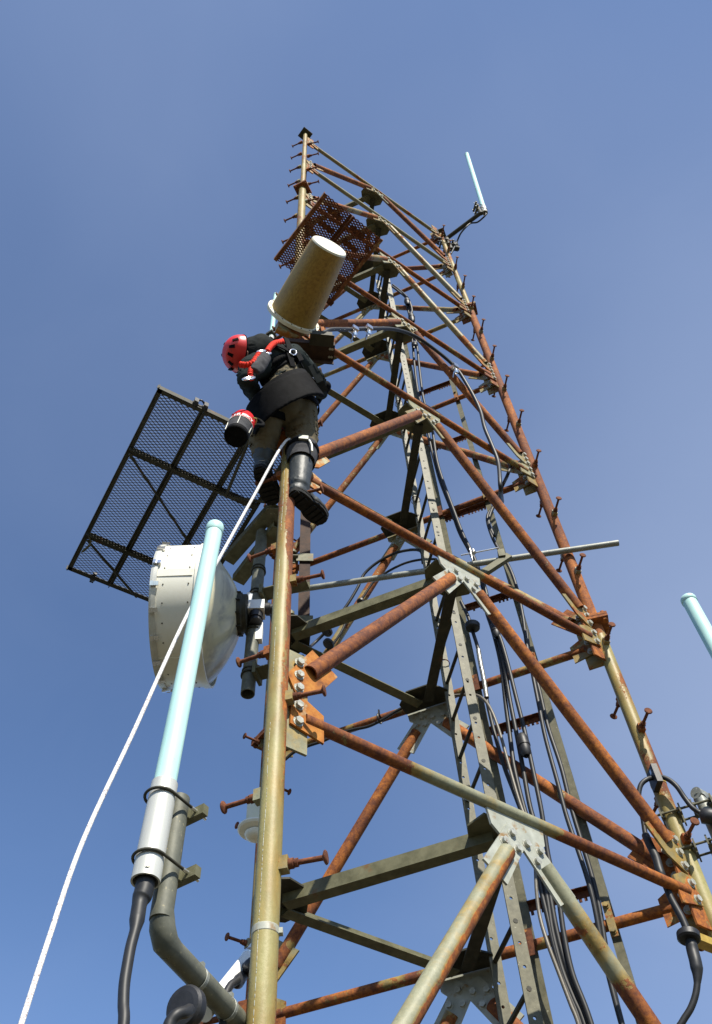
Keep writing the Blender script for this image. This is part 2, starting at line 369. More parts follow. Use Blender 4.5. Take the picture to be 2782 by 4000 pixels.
# ================================================================== the lattice tower
LEG = [V((-0.338, 2.384, 0)), V((1.451, 3.772, 0)), V((-0.694, 4.564, 0))]    # near, right and far leg
ZK = [-1.1, 0.605, 2.325, 4.027, 5.976, 7.747, 9.518, 11.079, 12.467]
CEN = (LEG[0]+LEG[1]+LEG[2])/3
ZUP = V((0, 0, 1))
def zz(p, z): return V((p.x, p.y, z))
tower = thing('lattice_tower', (CEN.x, CEN.y, GROUND), 'tall rusty three legged lattice mast of galvanised pipes that the man is climbing', 'tower')
FL = [(4.33, 9.90), (4.21, 9.67), (4.16, 9.75)]
TOPZ = [12.83, 12.60, 12.70]
def leg_rust(i):
    def f(q):
        z = q.z; d = q - LEG[i]; side = d.x/0.04
        if i == 0:
            r = 0.395 + 0.10*max(0, side) + 0.17*max(0, min(1, (z-2.2)/0.7))*max(0, side-0.25) + 0.10*max(0, min(1, (z-2.6)/1.4))*(0.35+0.65*max(0, side)) + 0.07*max(0, min(1, (z-2.9)/0.7))
            if z > 9.9: r = 0.50
            elif z > 6.0: r = 0.47
        elif i == 1:
            r = 0.40 + 0.16*max(0, 1-abs(z-3.0)/0.45) + 0.10*max(0, 1-abs(z-3.75)/0.35)
            if z > FL[1][0]: r = 0.70 - 0.03*max(0, z-6.5)
            if z > 9.67: r = 0.46
        else: r = 0.55
        return r
    return f
for i, p in enumerate(LEG):
    m = MB()
    r0, r1 = 0.0390, (0.0285 if i == 0 else 0.031)
    n0 = 60; za, zb_ = GROUND, FL[i][1]
    m.tube([zz(p, za+(zb_-za)*k/n0) for k in range(n0+1)], r0, 28, cap=False)
    m.tube([zz(p, zb_+(TOPZ[i]-zb_)*k/20) for k in range(21)], r1, 20)
    leg = m.build('leg', M_LEG, tower, leg_rust(i))
    out_v = (p-CEN); out_v.z = 0; out_v.normalize(); tv = ZUP.cross(out_v)
    if i == 0: pass
    for zf in FL[i]:
        m = MB(); s2 = 0.165 if zf < 8 else 0.15
        a = out_v if i != 1 else (out_v*0.35+tv*0.94).normalized(); b2 = ZUP.cross(a)
        for dz in (0.011, -0.011): m.box(zz(p, zf+dz), a, b2, ZUP, (s2, s2, 0.019))
        for sx in (-1, 1):
            for sy in (-1, 1):
                c = zz(p, zf) + a*(sx*s2*0.36) + b2*(sy*s2*0.36)
                m.hexbolt(c - ZUP*0.021, -ZUP, 0.016, 0.016); m.hexbolt(c + ZUP*0.021, ZUP, 0.016, 0.02)
        m.build('flange', M_STEEL, leg, 0.75 if i == 1 and zf < 8 else 0.62)
    m = MB(); m.box(zz(p, TOPZ[i]+0.008), out_v*0.5+tv, ZUP.cross(out_v*0.5+tv), ZUP, (0.145, 0.145, 0.012))
    m.build('cap_plate', M_DARK, leg)
    m = MB(); m.box(zz(p, GROUND+0.02), out_v, tv, ZUP, (0.34, 0.34, 0.04))
    m.box(zz(p, GROUND+0.11), out_v, tv, ZUP, (0.26, 0.012, 0.16)); m.box(zz(p, GROUND+0.11), tv, out_v, ZUP, (0.26, 0.012, 0.16))
    m.build('base_plate', M_STEEL, leg, 0.5)

def plate_bolts(m, pts, n, h=0.013, r=0.0125):
    for q in pts: m.hexbolt(q, n, r, h)
# rust levels chosen member by member: (level, face, which)
def rnd(a, b): return random.uniform(a, b)
FACES = [(0, 1, 'front'), (1, 2, 'back'), (2, 0, 'side')]
MID = {}
REST = MB()
def chord_rust(face, k, P, Q, u):
    base = {('front', 2): None, ('front', 3): None}.get((face, k), rnd(0.56, 0.72))
    L = (Q-P).length
    if face == 'front' and k == 2:
        def f(q):
            s = (q-P).dot(u)/L
            return 0.36 + 0.28*max(0, min(1, (0.31-s)/0.07)) + 0.33*max(0, min(1, (s-0.575)/0.05))
        return f
    if face == 'front' and k == 3:
        return lambda q: 0.47 if 0.5 < (q-P).dot(u)/L < 0.58 else 0.66
    if face == 'front' and k >= 7: return 0.36 if k == 7 else 0.44
    if face == 'back' and k == 6: return 0.47
    return base
for ia, ib, face in FACES:
    P0, Q0 = LEG[ia], LEG[ib]
    u = (Q0-P0); u.z = 0; wid = u.length; u.normalize()
    n = u.cross(ZUP); n = n if n.dot((P0+Q0)/2-CEN) > 0 else -n
    vn = n if face == 'front' else -n            # the side the camera sees
    for k in range(1, 9):
        z = ZK[k]; P, Q = zz(P0, z), zz(Q0, z); mid = (P+Q)/2
        MID[(face, k)] = mid
        show = k in (2, 3, 4) or (face == 'front' and k == 5)
        # --- the level tube, flattened at its ends over the plates
        m = MB(); ns = 40
        rr = 0.0262 if k < 5 else 0.024
        m.tube([P + u*(0.115 + (wid-0.23)*i/ns) + vn*0.004 for i in range(ns+1)], rr, 16, bore=0.72)
        m.build('horizontal_tube', M_STEEL, tower, chord_rust(face, k, P, Q, u))
        # --- node plates at both legs
        for sgn, E0 in ((1, P), (-1, Q)):
            uu = u*sgn
            orange = face == 'front' and k in (2, 3) and sgn == 1
            m = MB()
            # the leg plate and, bolted over it, the ends of the level tube and of the diagonal above it
            m.prism([(0.035, -0.16), (0.13, -0.16), (0.13, 0.34), (0.035, 0.34)], E0, uu, ZUP, 0.011)
            g1 = m.build('gusset_plate', M_STEEL, tower, 0.40 if orange else rnd(0.42, 0.56))
            m = MB()
            m.prism([(0.05, -0.055), (0.195, -0.085), (0.195, 0.05), (0.12, 0.09), (0.05, 0.085)], E0 + vn*0.0125, uu, ZUP, 0.010)
            m.build('end_plate', M_ORANGE if orange else M_STEEL, tower, rnd(0.42, 0.58))
            if k < 8:
                top = zz(mid, ZK[k+1]-0.09); dd = top - (E0+uu*0.10+ZUP*0.20); dl = dd.length; dd.normalize(); sd = dd.cross(vn).normalized()
                m = MB(); o = E0+uu*0.10+ZUP*0.20
                if sgn < 0: sd = -sd
                m.prism([(-0.05, -0.050), (0.175, -0.075), (0.175, 0.075), (0.02, 0.085), (-0.10, 0.04)], o + vn*0.0125, dd, sd, 0.010)
                m.build('end_plate', M_ORANGE if orange else M_STEEL, tower, rnd(0.42, 0.66))
            bp = [E0 + uu*0.082 + ZUP*h + vn*0.0175 for h in (-0.035, 0.045)] + ([E0 + uu*0.082 + ZUP*h + vn*0.0175 for h in (0.135, 0.205, 0.275)] if k < 8 else [])
            if show and (face != 'side'):
                for q in bp:
                    m = MB(); m.hexbolt(q, vn, 0.0165, 0.016); m.build('bolt', M_BOLT, g1)
            else:
                plate_bolts(REST, bp, vn, 0.014, 0.015)
        # --- apex plate under the middle of the tube, the diagonals below it
        m = MB()
        m.prism([(-0.15, -0.02), (0.15, -0.02), (0.14, -0.10), (0.07, -0.165), (-0.07, -0.165), (-0.14, -0.10)], mid, u, ZUP, 0.011)
        g2 = m.build('gusset_plate', M_PALE if k in (2, 3) else M_STEEL, tower, rnd(0.3, 0.45))
        # level plate that takes the inner bracing
        inn = -n
        m = MB(); m.prism([(-0.15, 0.015), (0.15, 0.015), (0.16, 0.11), (0.08, 0.20), (-0.08, 0.20), (-0.16, 0.11)], zz(mid, z-0.045), u, inn, 0.009)
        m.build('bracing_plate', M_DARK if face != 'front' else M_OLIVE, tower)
        a0 = mid - ZUP*0.085
        for sgn, E0 in ((1, P0), (-1, Q0)):
            uu = u*sgn
            e = zz(E0, ZK[k-1]) + uu*0.10 + ZUP*0.20
            dd = (e-a0); dl = dd.length; dd.normalize(); sd = dd.cross(vn).normalized()
            m = MB(); m.prism([(0.02, -0.050), (0.31, -0.062), (0.31, 0.062), (0.02, 0.055)], a0 + vn*(0.0125 if sgn > 0 else 0.0128), dd, sd, 0.010)
            ep = m.build('end_plate', M_PALE if k in (2, 3) else M_STEEL, tower, rnd(0.3, 0.5))
            bp = [a0 + dd*0.06 + sd*0.02 + vn*0.0175, a0 + dd*0.105 - sd*0.03 + vn*0.0175, a0 + dd*0.135 + sd*0.03 + vn*0.0175]
            if show and face != 'side':
                for q in bp:
                    m = MB(); m.hexbolt(q, vn, 0.016, 0.016); m.build('bolt', M_BOLT, g2)
            else:
                plate_bolts(REST, bp, vn, 0.014, 0.015)
            m = MB(); ns = 40; rr = 0.0345 if k < 5 else 0.031
            s0, s1 = 0.165, dl - 0.055
            m.tube([a0 + dd*(s0 + (s1-s0)*i/ns) + vn*0.014 for i in range(ns+1)], rr, 18, bore=0.84)
            if face == 'front' and k == 2:
                rot = (lambda q, sd=sd, o=a0, dd=dd: 0.335 + (0.235 if (q-o).dot(sd)*(-1) > 0.006 else 0.0)) if sgn > 0 else (lambda q, o=a0, dd=dd: 0.34 if (q-o).dot(dd) < 0.36 else (0.47 if (q-o).dot(dd) < 0.6 else 0.60))
            elif face == 'front' and k in (6, 7): rot = 0.45 if sgn < 0 else 0.55
            elif face == 'front': rot = 0.68
            elif face == 'back' and k in (4,): rot = 0.53
            else: rot = rnd(0.50, 0.70)
            m.build('diagonal_tube', M_STEEL, tower, rot)
tag(REST.build('bolts', M_BOLT, tower), kind='stuff')
# --- the triangle of angles that joins the middles of the three faces
for k in range(1, 9):
    z = ZK[k]-0.06
    for fa, fb, up in (('front', 'side', 1), ('side', 'back', 1), ('front', 'back', 1)):
        a, b2 = zz(MID[(fa, k)], z), zz(MID[(fb, k)], z); t = (b2-a).normalized()
        a, b2 = a + t*0.10, b2 - t*0.10
        sd = t.cross(ZUP); inn = 1 if sd.dot(CEN-(a+b2)/2) > 0 else -1
        m = MB(); m.angle(a, b2, ZUP, 0.062, 0.007, inn)
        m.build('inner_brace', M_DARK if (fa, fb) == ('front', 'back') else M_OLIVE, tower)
# --- the near leg's welded seam, a broken bead of bright metal
m = MB(); wd_ = pol(203, 1.0); zq = GROUND+0.3
while zq < 5.2:
    zq += random.uniform(0.006, 0.02)
    if noise.noise(V((0, 0, zq*2.3))) < -0.12: continue
    a_ = 203 + noise.noise(V((3, 0, zq*5)))*5; c = zz(LEG[0], zq) + pol(a_, 0.0388)
    m.ball(c, (0.0015, 0.0015, random.uniform(0.002, 0.012)), 6)
m.build('weld_seam', M_PALE, bpy.data.objects['leg'])
# --- step bolts
def step_bolt(p, az, L=0.145):
    d = V((math.sin(R(az)), math.cos(R(az)), 0)); m = MB(); sd = d.cross(ZUP); q = p + d*0.037
    m.box(q + d*0.012, d, sd, ZUP, (0.028, 0.034, 0.046)); m.cm = 1
    m.lathe([(0, 0.026), (0.0175, 0.026), (0.0175, 0.042), (0, 0.042)], q, d, 6)
    m.lathe([(0.0085, 0.026), (0.0085, L-0.004)], q, d, 8)
    m.lathe([(0.0145, 0.046), (0.0145, 0.056), (0.0085, 0.056)], q, d, 6)
    m.lathe([(0.0085, L-0.012), (0.021, L-0.006), (0.0225, L-0.002), (0.019, L+0.002), (0, L+0.003)], q, d, 14)
    return m.build('step_bolt', [M_STEEL, M_RBOLT], tower, rnd(0.35, 0.75))
for i, z0, az in ((0, 1.67, 100), (0, 1.95, 289), (1, 2.61, 170), (1, 2.91, 349), (2, 1.72, 52), (2, 2.02, 232)):
    k = -1
    while z0+0.70*k < TOPZ[i]-0.18:
        z = z0+0.70*k; k += 1
        if k > 16: break
        if i == 0 and az == 289 and abs(z-4.05) < 0.2: z = 4.0
        step_bolt(zz(LEG[i], z), az)
# loose bits that belong to the near leg: weld seam and a clamp band
m = MB(); p = zz(LEG[0], 1.46); m.lathe([(0.0392, -0.012), (0.0405, -0.010), (0.0405, 0.010), (0.0392, 0.012)], p, ZUP, 28)
m.box(p + V((0.043, 0.0, 0)), V((1, 0, 0)), V((0, 1, 0)), ZUP, (0.014, 0.02, 0.016))
m.build('band_clamp', M_PALE, tower)

# ================================================================== ladders
def perforated(m, a, b2, wide, th, pitch=0.105, hole=0.008):
    """flat bar with a row of round holes from a to b2; wide: unit vector across"""
    a, b2, wide = V(a), V(b2), V(wide).normalized(); t = (b2-a); L = t.length; t.normalize(); nn = t.cross(wide).normalized()
    hw = 0.027; cells = int(L/pitch); ph = L/cells
    for face in (1, -1):
        for i in range(cells):
            c = a + t*(ph*(i+0.5)) + nn*(face*th/2)
            o = [c - t*(ph/2) - wide*hw, c - t*(ph/2), c - t*(ph/2) + wide*hw, c + wide*hw, c + t*(ph/2) + wide*hw, c + t*(ph/2), c + t*(ph/2) - wide*hw, c - wide*hw]
            h = [c + (t*math.cos(x) + wide*math.sin(x))*hole for x in [math.pi + math.pi/4, math.pi, math.pi*3/4, math.pi/2, math.pi/4, 0, -math.pi/4, -math.pi/2]]
            h = [c + (q-c) for q in h]
            if i % 3 != 0: h2 = h
            else: h2 = [c + (q-c)*0.15 for q in h]
            m.add(o+h2, [[j, (j+1) % 8, 8+(j+1) % 8, 8+j] for j in range(8)], False)
    for e in (-hw, hw):
        p1, p2 = a + wide*e, b2 + wide*e
        m.add([p1+nn*th/2, p2+nn*th/2, p2-nn*th/2, p1-nn*th/2], [[0, 1, 2, 3]], False)
    for e in (a, b2):
        m.add([e+wide*hw+nn*th/2, e-wide*hw+nn*th/2, e-wide*hw-nn*th/2, e+wide*hw-nn*th/2], [[0, 1, 2, 3]], False)
r1, r2 = pol(7.05, 4.06), pol(8.85, 3.76)
lad = thing('climbing_ladder', (r1.x, r1.y, GROUND), 'narrow galvanised climbing ladder of two perforated flat rails inside the mast', 'ladder')
dv = (r2-r1).normalized(); wd = dv.cross(ZUP).normalized()
if wd.x < 0: wd = -wd
LTOP = 11.6
for p, fl in ((r1, 0), (r2, 1)):
    m = MB(); perforated(m, zz(p, GROUND), zz(p, LTOP), wd, 0.008)
    m.bar(zz(p, GROUND)+wd*0.031-dv*0.018, zz(p, LTOP)+wd*0.031-dv*0.018, wd, 0.036, 0.006)
    m.build('rail', M_RAIL, lad)
z = -1.35
while z < LTOP:
    m = MB(); m.tube([zz(r1, z)-dv*0.006, zz(r2, z)+dv*0.006], 0.0115, 8); m.build('rung', M_DARK, lad); z += 0.30
for k in (2, 3, 4, 5, 6, 7):            # hoops that hold the far rail
    q = zz(r1, ZK[k]+0.2); m = MB(); m.lathe([(0.036, -0.003), (0.040, -0.003), (0.040, 0.003), (0.036, 0.003)], q, ZUP, 14); m.build('hoop', M_SLOT, lad)

c1, c2 = pol(9.62, 4.12), pol(15.0, 4.08)
tray = thing('cable_ladder', (c2.x, c2.y, GROUND), 'galvanised cable ladder with rusty slotted rungs carrying the black feeders up the mast', 'cable ladder')
du = (c2-c1).normalized(); dn = du.cross(ZUP)
dn = dn if dn.y < 0 else -dn
for p, top, s2 in ((c1, 10.3, 1), (c2, 8.35, -1)):
    m = MB(); m.box(zz(p, (GROUND+top)/2), du, dn, ZUP, (0.042, 0.006, top-GROUND))
    m.box(zz(p, (GROUND+top)/2)-du*(s2*0.018)-dn*0.022, dn, du, ZUP, (0.044, 0.006, top-GROUND))
    m.build('rail', M_RAIL, tray)
z = 2.526-1.13*3
while z < 8.4:
    a, b2 = zz(c1, z)+du*0.02, zz(c2, z)-du*0.02; m = MB()
    m.bar(a-dn*0.012, b2-dn*0.012, ZUP, 0.004, 0.038)
    L = (b2-a).length; nt2 = 13                      # the lower flange is a row of slots and teeth, half rusted away
    m.bar(a+dn*0.004+ZUP*0.018, b2+dn*0.004+ZUP*0.018, ZUP, 0.034, 0.004)
    for i in range(nt2):
        if random.random() < 0.2: continue
        c = a + (b2-a)*((i+0.5)/nt2) - ZUP*(0.024+random.random()*0.006) - dn*0.012
        m.box(c, du, dn, ZUP, (L/nt2*0.55, 0.005, 0.016+random.random()*0.008))
    m.build('rung', M_SLOT, tray); z += 1.13
for k in (2, 3, 4, 5):                           # hooks over the far tubes
    q = zz(c2, ZK[k]); m = MB()
    m.box(q+dn*0.055+ZUP*0.01, du, dn, ZUP, (0.036, 0.006, 0.17)); m.box(q+dn*0.03+ZUP*0.09, du, dn, ZUP, (0.036, 0.05, 0.006))
    m.hexbolt(q+dn*0.06-ZUP*0.05, dn, 0.012, 0.016); m.hexbolt(q+dn*0.06+ZUP*0.075, dn, 0.012, 0.016)
    m.build('hook_clip', M_STEEL, tray, 0.5)
    q = zz(c1, ZK[k]); m = MB(); m.box(q+dn*0.05, du, dn, ZUP, (0.04, 0.006, 0.13)); m.build('hook_clip', M_SLOT, tray)

# ================================================================== expanded-metal ice shields
def expanded(m, o, u, v, lu, lv, pu, pv, w2, th):
    """diamond mesh over lu x lv from corner o; strands are real flat bars set on a slant"""
    o, u, v = V(o), V(u).normalized(), V(v).normalized(); n = u.cross(v)
    rows = int(round(lv/pv)); half = int(round(lu/pu))*2; hu = lu/half; rv = lv/rows
    for j in range(rows):
        vs = []
        for i in range(half+1):
            up = ((i+j) % 2) * 2 - 1
            c = o + u*(hu*i) + v*(rv*(j+0.5) + up*rv*0.40)
            a = (v*0.75 + n*0.66)*(w2/2); b2 = (n*0.75 - v*0.66)*(th/2)
            vs += [c+a+b2, c+a-b2, c-a-b2, c-a+b2]
        fs = [[i*4+k, i*4+(k+1) % 4, i*4+4+(k+1) % 4, i*4+4+k] for i in range(half) for k in range(4)]
        m.add(vs, fs, False)
ZS = 5.6
S0 = V((-0.2293, 0.4612, 1))*ZS; S1 = V((-0.4022, 0.7229, 1))*ZS
e1 = (S1-S0); LS1 = e1.length; e1.normalize(); e2 = V((e1.y, -e1.x, 0)); e2 = e2 if e2.x > 0 else -e2; LS2 = 0.183*ZS
shield = thing('ice_shield', tuple(S0+e1*LS1/2+e2*LS2/2), 'large dark framed expanded metal panel jutting out level above the white dish', 'ice shield')
m = MB(); expanded(m, S0, e2, e1, LS2, LS1, 0.046, 0.0130, 0.0132, 0.0022); m.build('mesh_panel', M_DMESH, shield)
def pt(a, b2, z=0.0): return S0 + e1*(LS1*a) + e2*(LS2*b2) + ZUP*z
for a, b2, c, d in ((0, 0, 1, 0), (0, 1, 1, 1), (0, 0, 0, 1), (1, 0, 1, 1)):
    m = MB(); p, q = pt(a, b2, -0.012), pt(c, d, -0.012); t = (q-p).normalized()
    m.bar(p-t*0.012, q+t*0.012, ZUP, 0.006, 0.045); inn = 1 if t.cross(ZUP).dot(pt(.5, .5)-p) > 0 else -1
    m.bar(p, q, ZUP, 0.030, 0.005, (inn*0.015, -0.020)); m.build('edge_angle', M_DARK, shield)
for f, wd2 in ((0.33, 0.044), (0.68, 0.044)):
    m = MB(); m.bar(pt(0.004, f, -0.022), pt(0.996, f, -0.022), ZUP, wd2, 0.012); m.bar(pt(0.004, f, -0.045), pt(0.996, f, -0.045), ZUP, 0.006, 0.045); m.build('stringer', M_DARK, shield)
for f in (0.31, 0.785):
    m = MB(); m.bar(pt(f, 0.006, -0.034), pt(f, 0.994, -0.034), ZUP, 0.055, 0.010); m.bar(pt(f, 0.006, -0.055), pt(f, 0.994, -0.055), ZUP, 0.007, 0.050, (0.03, 0)); m.build('cross_bar', M_DARK, shield)
for p, q in ((pt(0.31, 0.02, -0.08), pt(0.72, 0.98, -0.08)), (pt(0.79, 0.03, -0.08), pt(0.98, 0.55, -0.08))):
    m = MB(); m.tube([p, q], 0.010, 8); m.build('tie_rod', M_DARK, shield)
# props from the frame down to the mast
for (x0, y0), (x1, y1), zz_, w3 in (((892, 2195), (1085, 1975), 5.42, 0.095), ((930, 2275), (1090, 2065), 5.30, 0.10)):
    m = MB(); p, q = atz(x0, y0, zz_), atz(x1, y1, zz_); t = (q-p).normalized()
    m.bar(p, q, ZUP, w3, 0.008); m.bar(p, q, ZUP, 0.008, 0.06, (w3/2-0.004, 0.034)); m.bar(p, q, ZUP, 0.008, 0.06, (-w3/2+0.004, 0.034))
    m.build('support_channel', M_OLIVE, shield)
m = MB(); p, q = atz(1085, 1985, 5.36), atz(1088, 2090, 5.36); m.bar(p, q, ZUP, 0.16, 0.008); m.build('support_plate', M_RAIL, shield)
m = MB(); p, q = atz(820, 1895, 5.5), pt(0.31, 0.66, -0.06); m.tube([atz(882, 1938, 5.45), q], 0.011, 8); m.tube([atz(882, 1938, 5.45), atz(1060, 1965, 5.45)], 0.011, 8)
m.tube([atz(882, 1938, 5.45), atz(990, 1680, 5.48)], 0.012, 8); m.build('brace_rods', M_DARK, shield)
m = MB()                              # lashings on the near edge
for q in (pt(0.0, 0.26, -0.01), pt(0.0, 0.33, -0.01), pt(1.0, 0.20, -0.02)):
    m.lathe([(0.020, -0.02), (0.028, 0), (0.020, 0.02)], q, e2, 8); m.box(q+ZUP*0.01, e1, e2, ZUP, (0.07, 0.03, 0.05))
m.tube(curve([pt(-0.005, 0.26, 0.02), pt(-0.02, 0.29, 0.015), pt(-0.005, 0.33, 0.02)]), 0.007, 6)
m.build('lashing', M_RUBBER, shield)
m = MB(); m.tube(curve([pt(0.775, 0.03, -0.05), pt(0.80, 0.06, -0.085), pt(0.84, 0.03, -0.13)]), [0.010]*16+[0.004], 6); m.build('rag', M_RAIL, shield)

ZG = 7.0
G0, G1, G2 = (V(q)*ZG for q in ((-0.0104, 0.2451, 1), (-0.0731, 0.3140, 1), (0.0539, 0.2967, 1)))
g1, g2 = (G1-G0), (G2-G0); LG1, LG2 = g1.length, g2.length; g1.normalize(); g2 = (g2-g1*g2.dot(g1)).normalized()
grat = thing('ice_shield', tuple(G0+g1*LG1/2+g2*LG2/2), 'small rusty expanded metal grating jutting out above the tan cylinder antenna', 'ice shield')
def gp(a, b2, z=0.0): return G0 + g1*(LG1*a) + g2*(LG2*b2) + ZUP*z
m = MB(); expanded(m, gp(0.01, 0), g2, g1, LG2, LG1*0.98, 0.042, 0.0100, 0.0132, 0.0024); m.build('mesh_panel', M_RMESH, grat)
for b2 in (0.0, 1.0):
    m = MB(); m.bar(gp(0, b2, -0.010), gp(1, b2, -0.010), ZUP, 0.005, 0.04); m.bar(gp(0, b2, -0.028), gp(1, b2, -0.028), ZUP, 0.028, 0.005, ((0.014 if b2 else -0.014)*(1 if g1.cross(ZUP).dot(g2) < 0 else -1), 0)); m.build('edge_angle', M_RMESH, grat)
m = MB(); m.bar(gp(0.0, 0.47, -0.022), gp(1.25, 0.47, -0.022), ZUP, 0.045, 0.01); m.bar(gp(0.0, 0.47, -0.045), gp(1.25, 0.47, -0.045), ZUP, 0.007, 0.05); m.build('support_angle', M_SLOT, grat)
for a, b2 in ((0.12, 0.27), (0.12, 0.66), (0.30, 0.30), (0.30, 0.70)):
    m = MB(); m.box(gp(a, b2, -0.02), g1, g2, ZUP, (0.04, 0.14, 0.008)); m.hexbolt(gp(a, b2-0.05, -0.026), -ZUP, 0.008, 0.012); m.hexbolt(gp(a, b2+0.05, -0.026), -ZUP, 0.008, 0.012); m.build('clamp_plate', M_SLOT, grat)
m = MB(); m.bar(gp(0.97, 0.28, -0.03), gp(1.0, 1.02, -0.03), ZUP, 0.04, 0.03); m.build('rear_angle', M_SLOT, grat)

# ================================================================== shrouded dish and its mount
MP = pol(-10.68, 3.75)
hub = ath(940, 2398, 3.70); rim = atz(642, 2410, hub.z)
ax = (rim-hub); LD = ax.length; ax.normalize()
mid_r = ray(632, 2410); fwd = (rim).dot(fh)
RD = 0.5*556*fwd/FPX
LB = LD*0.44
dish = thing('shrouded_dish_antenna', tuple(hub), 'big white shrouded dish antenna facing left, grimy rounded back toward the mast', 'dish antenna')
m = MB(); prof = []
for i in range(15):
    t = i/14; prof.append((0.055+(RD*0.985-0.055)*t, LB*(t**1.75)))
m.shell([(0.0, -0.002), (0.055, 0.0)] + prof[1:], hub, ax, 56); m.build('reflector', M_BOWL, dish)
m = MB()
m.lathe([(RD*0.985, LB-0.028), (RD*1.012, LB-0.026), (RD*1.012, LB+0.012), (RD*0.992, LB+0.014)], hub, ax, 64); m.build('reflector_rim', M_WHITE, dish)
m = MB(); m.shell([(RD*0.992, LB+0.012), (RD*0.994, LD*0.7), (RD*0.996, LD-0.012)], hub, ax, 64); sh = m.build('shroud', M_WHITE, dish)
m = MB(); m.lathe([(RD*0.99, LD-0.036), (RD*1.016, LD-0.036), (RD*1.020, LD-0.012), (RD*1.016, LD+0.002), (RD*0.97, LD+0.004)], hub, ax, 64); m.build('front_rim', M_ALU, dish)
m = MB(); m.lathe([(RD*0.975, LD-0.004), (RD*0.5, LD-0.001), (0, LD)], hub, ax, 48); m.build('radome_sheet', M_WHITE, dish)
u1 = ax.orthogonal().normalized(); w1 = ax.cross(u1)
def ring(th, r, h): return hub + ax*h + (u1*math.cos(th) + w1*math.sin(th))*r
for k in range(18):                                      # latches round the rim
    t = 2*math.pi*k/18; c = ring(t, RD*1.02, LD-0.03); rd = (u1*math.cos(t)+w1*math.sin(t)); td = ax.cross(rd)
    m = MB(); m.box(c+rd*0.006, ax, td, rd, (0.045, 0.026, 0.012)); m.box(c+rd*0.010+ax*0.016, ax, td, rd, (0.02, 0.03, 0.012)); m.build('latch', M_BRIGHT, dish)
for k in range(24):
    t = 2*math.pi*k/24+0.09; rd = (u1*math.cos(t)+w1*math.sin(t))
    for h in (LB+0.045, LD-0.075):
        m = MB(); m.lathe([(0.0045, 0.0), (0.0045, 0.003), (0, 0.0035)], ring(t, RD*0.9935, h), rd, 8); m.build('rivet', M_DARK, sh)
cdir = (-(hub+ax*(LD*.7))); cdir -= ax*cdir.dot(ax); cdir.normalize()
a0 = math.atan2(cdir.dot(w1), cdir.dot(u1))
for s2 in (-1, 1):                                       # overlap seams of the shroud sheets
    t = a0 + s2*0.62; rd = (u1*math.cos(t)+w1*math.sin(t)); td = ax.cross(rd)
    m = MB(); m.box(hub+ax*((LB+LD)/2)+rd*(RD*0.995), ax, td, rd, (LD-LB-0.05, 0.05, 0.006)); m.build('seam_strip', M_WHITE, sh)
m = MB(); m.lathe([(0.10, 0.06), (0.135, 0.035), (0.135, -0.01), (0.125, -0.02), (0.125, -0.045), (0.05, -0.05), (0, -0.05)], hub, ax, 28)
for k in range(10):
    t = 2*math.pi*k/10; rd = (u1*math.cos(t)+w1*math.sin(t)); m.box(hub+rd*0.137+ax*0.015, ax, ax.cross(rd), rd, (0.05, 0.008, 0.02))
m.build('hub_ring', M_DARK, dish)
bk = -ax
m = MB(); c = hub + bk*0.10 + ZUP*0.035; sdv = bk.cross(ZUP).normalized()
m.box(c, bk, sdv, ZUP, (0.105, 0.10, 0.085)); m.build('radio_unit', M_PWHITE, dish)
m = MB(); m.tube([c+bk*0.05, c+bk*0.15], 0.034, 14); m.lathe([(0.043, 0.06), (0.043, 0.085), (0.03, 0.09)], c, bk, 14); m.tube([c-ZUP*0.03, c-ZUP*0.095], 0.045, 14); m.tube([c-ZUP*0.095, c-ZUP*0.12], 0.038, 14); m.build('waveguide_adapter', M_RUBBER, dish)
for dz, q in ((0.19, 0.05), (-0.13, 0.105)):
    m = MB(); c = hub + bk*(0.06 if dz > 0 else 0.105) + ZUP*dz - sdv*0.05; m.box(c, bk, sdv, ZUP, (0.075, 0.045, 0.12 if dz > 0 else 0.16)); m.build('tilt_bracket', M_PWHITE, dish)
m = MB()
for dz in (0.19, -0.13):
    for o2 in (-0.035, 0.0, 0.035):
        c = hub + bk*(0.06 if dz > 0 else 0.105) + ZUP*(dz+o2) - sdv*0.074; m.hexbolt(c, -sdv, 0.009, 0.008)
for dz in (0.12, 0.17): m.tube([hub+ZUP*dz+bk*0.0+ax*0.03, zz(MP, hub.z+dz)], 0.010, 8)
m.build('tilt_bolts', M_DARK, dish)
zb0, zt0 = ath(976, 2712, 3.75).z, ath(1024, 2195, 3.75).z
mount = thing('dish_mount_pipe', (MP.x, MP.y, zb0), 'short upright dull galvanised pipe behind the white dish, open at its lower end', 'mount pipe')
m = MB(); m.tube([zz(MP, zb0), zz(MP, zb0+0.4), zz(MP, zt0+0.35)], 0.0415, 24, bore=0.88); m.build('pipe', M_GALVD, mount)
for zq in (ath(985, 2640, 3.75).z, ath(1005, 2330, 3.75).z, ath(1000, 2470, 3.75).z, ath(1018, 2235, 3.75).z):
    m = MB(); m.lathe([(0.0415, -0.006), (0.052, -0.006), (0.052, 0.006), (0.0415, 0.006)], zz(MP, zq), ZUP, 20)
    m.lathe([(0.0415, 0.028), (0.048, 0.028), (0.048, 0.038), (0.0415, 0.038)], zz(MP, zq), ZUP, 20); m.build('u_bolt', M_DARK, mount)
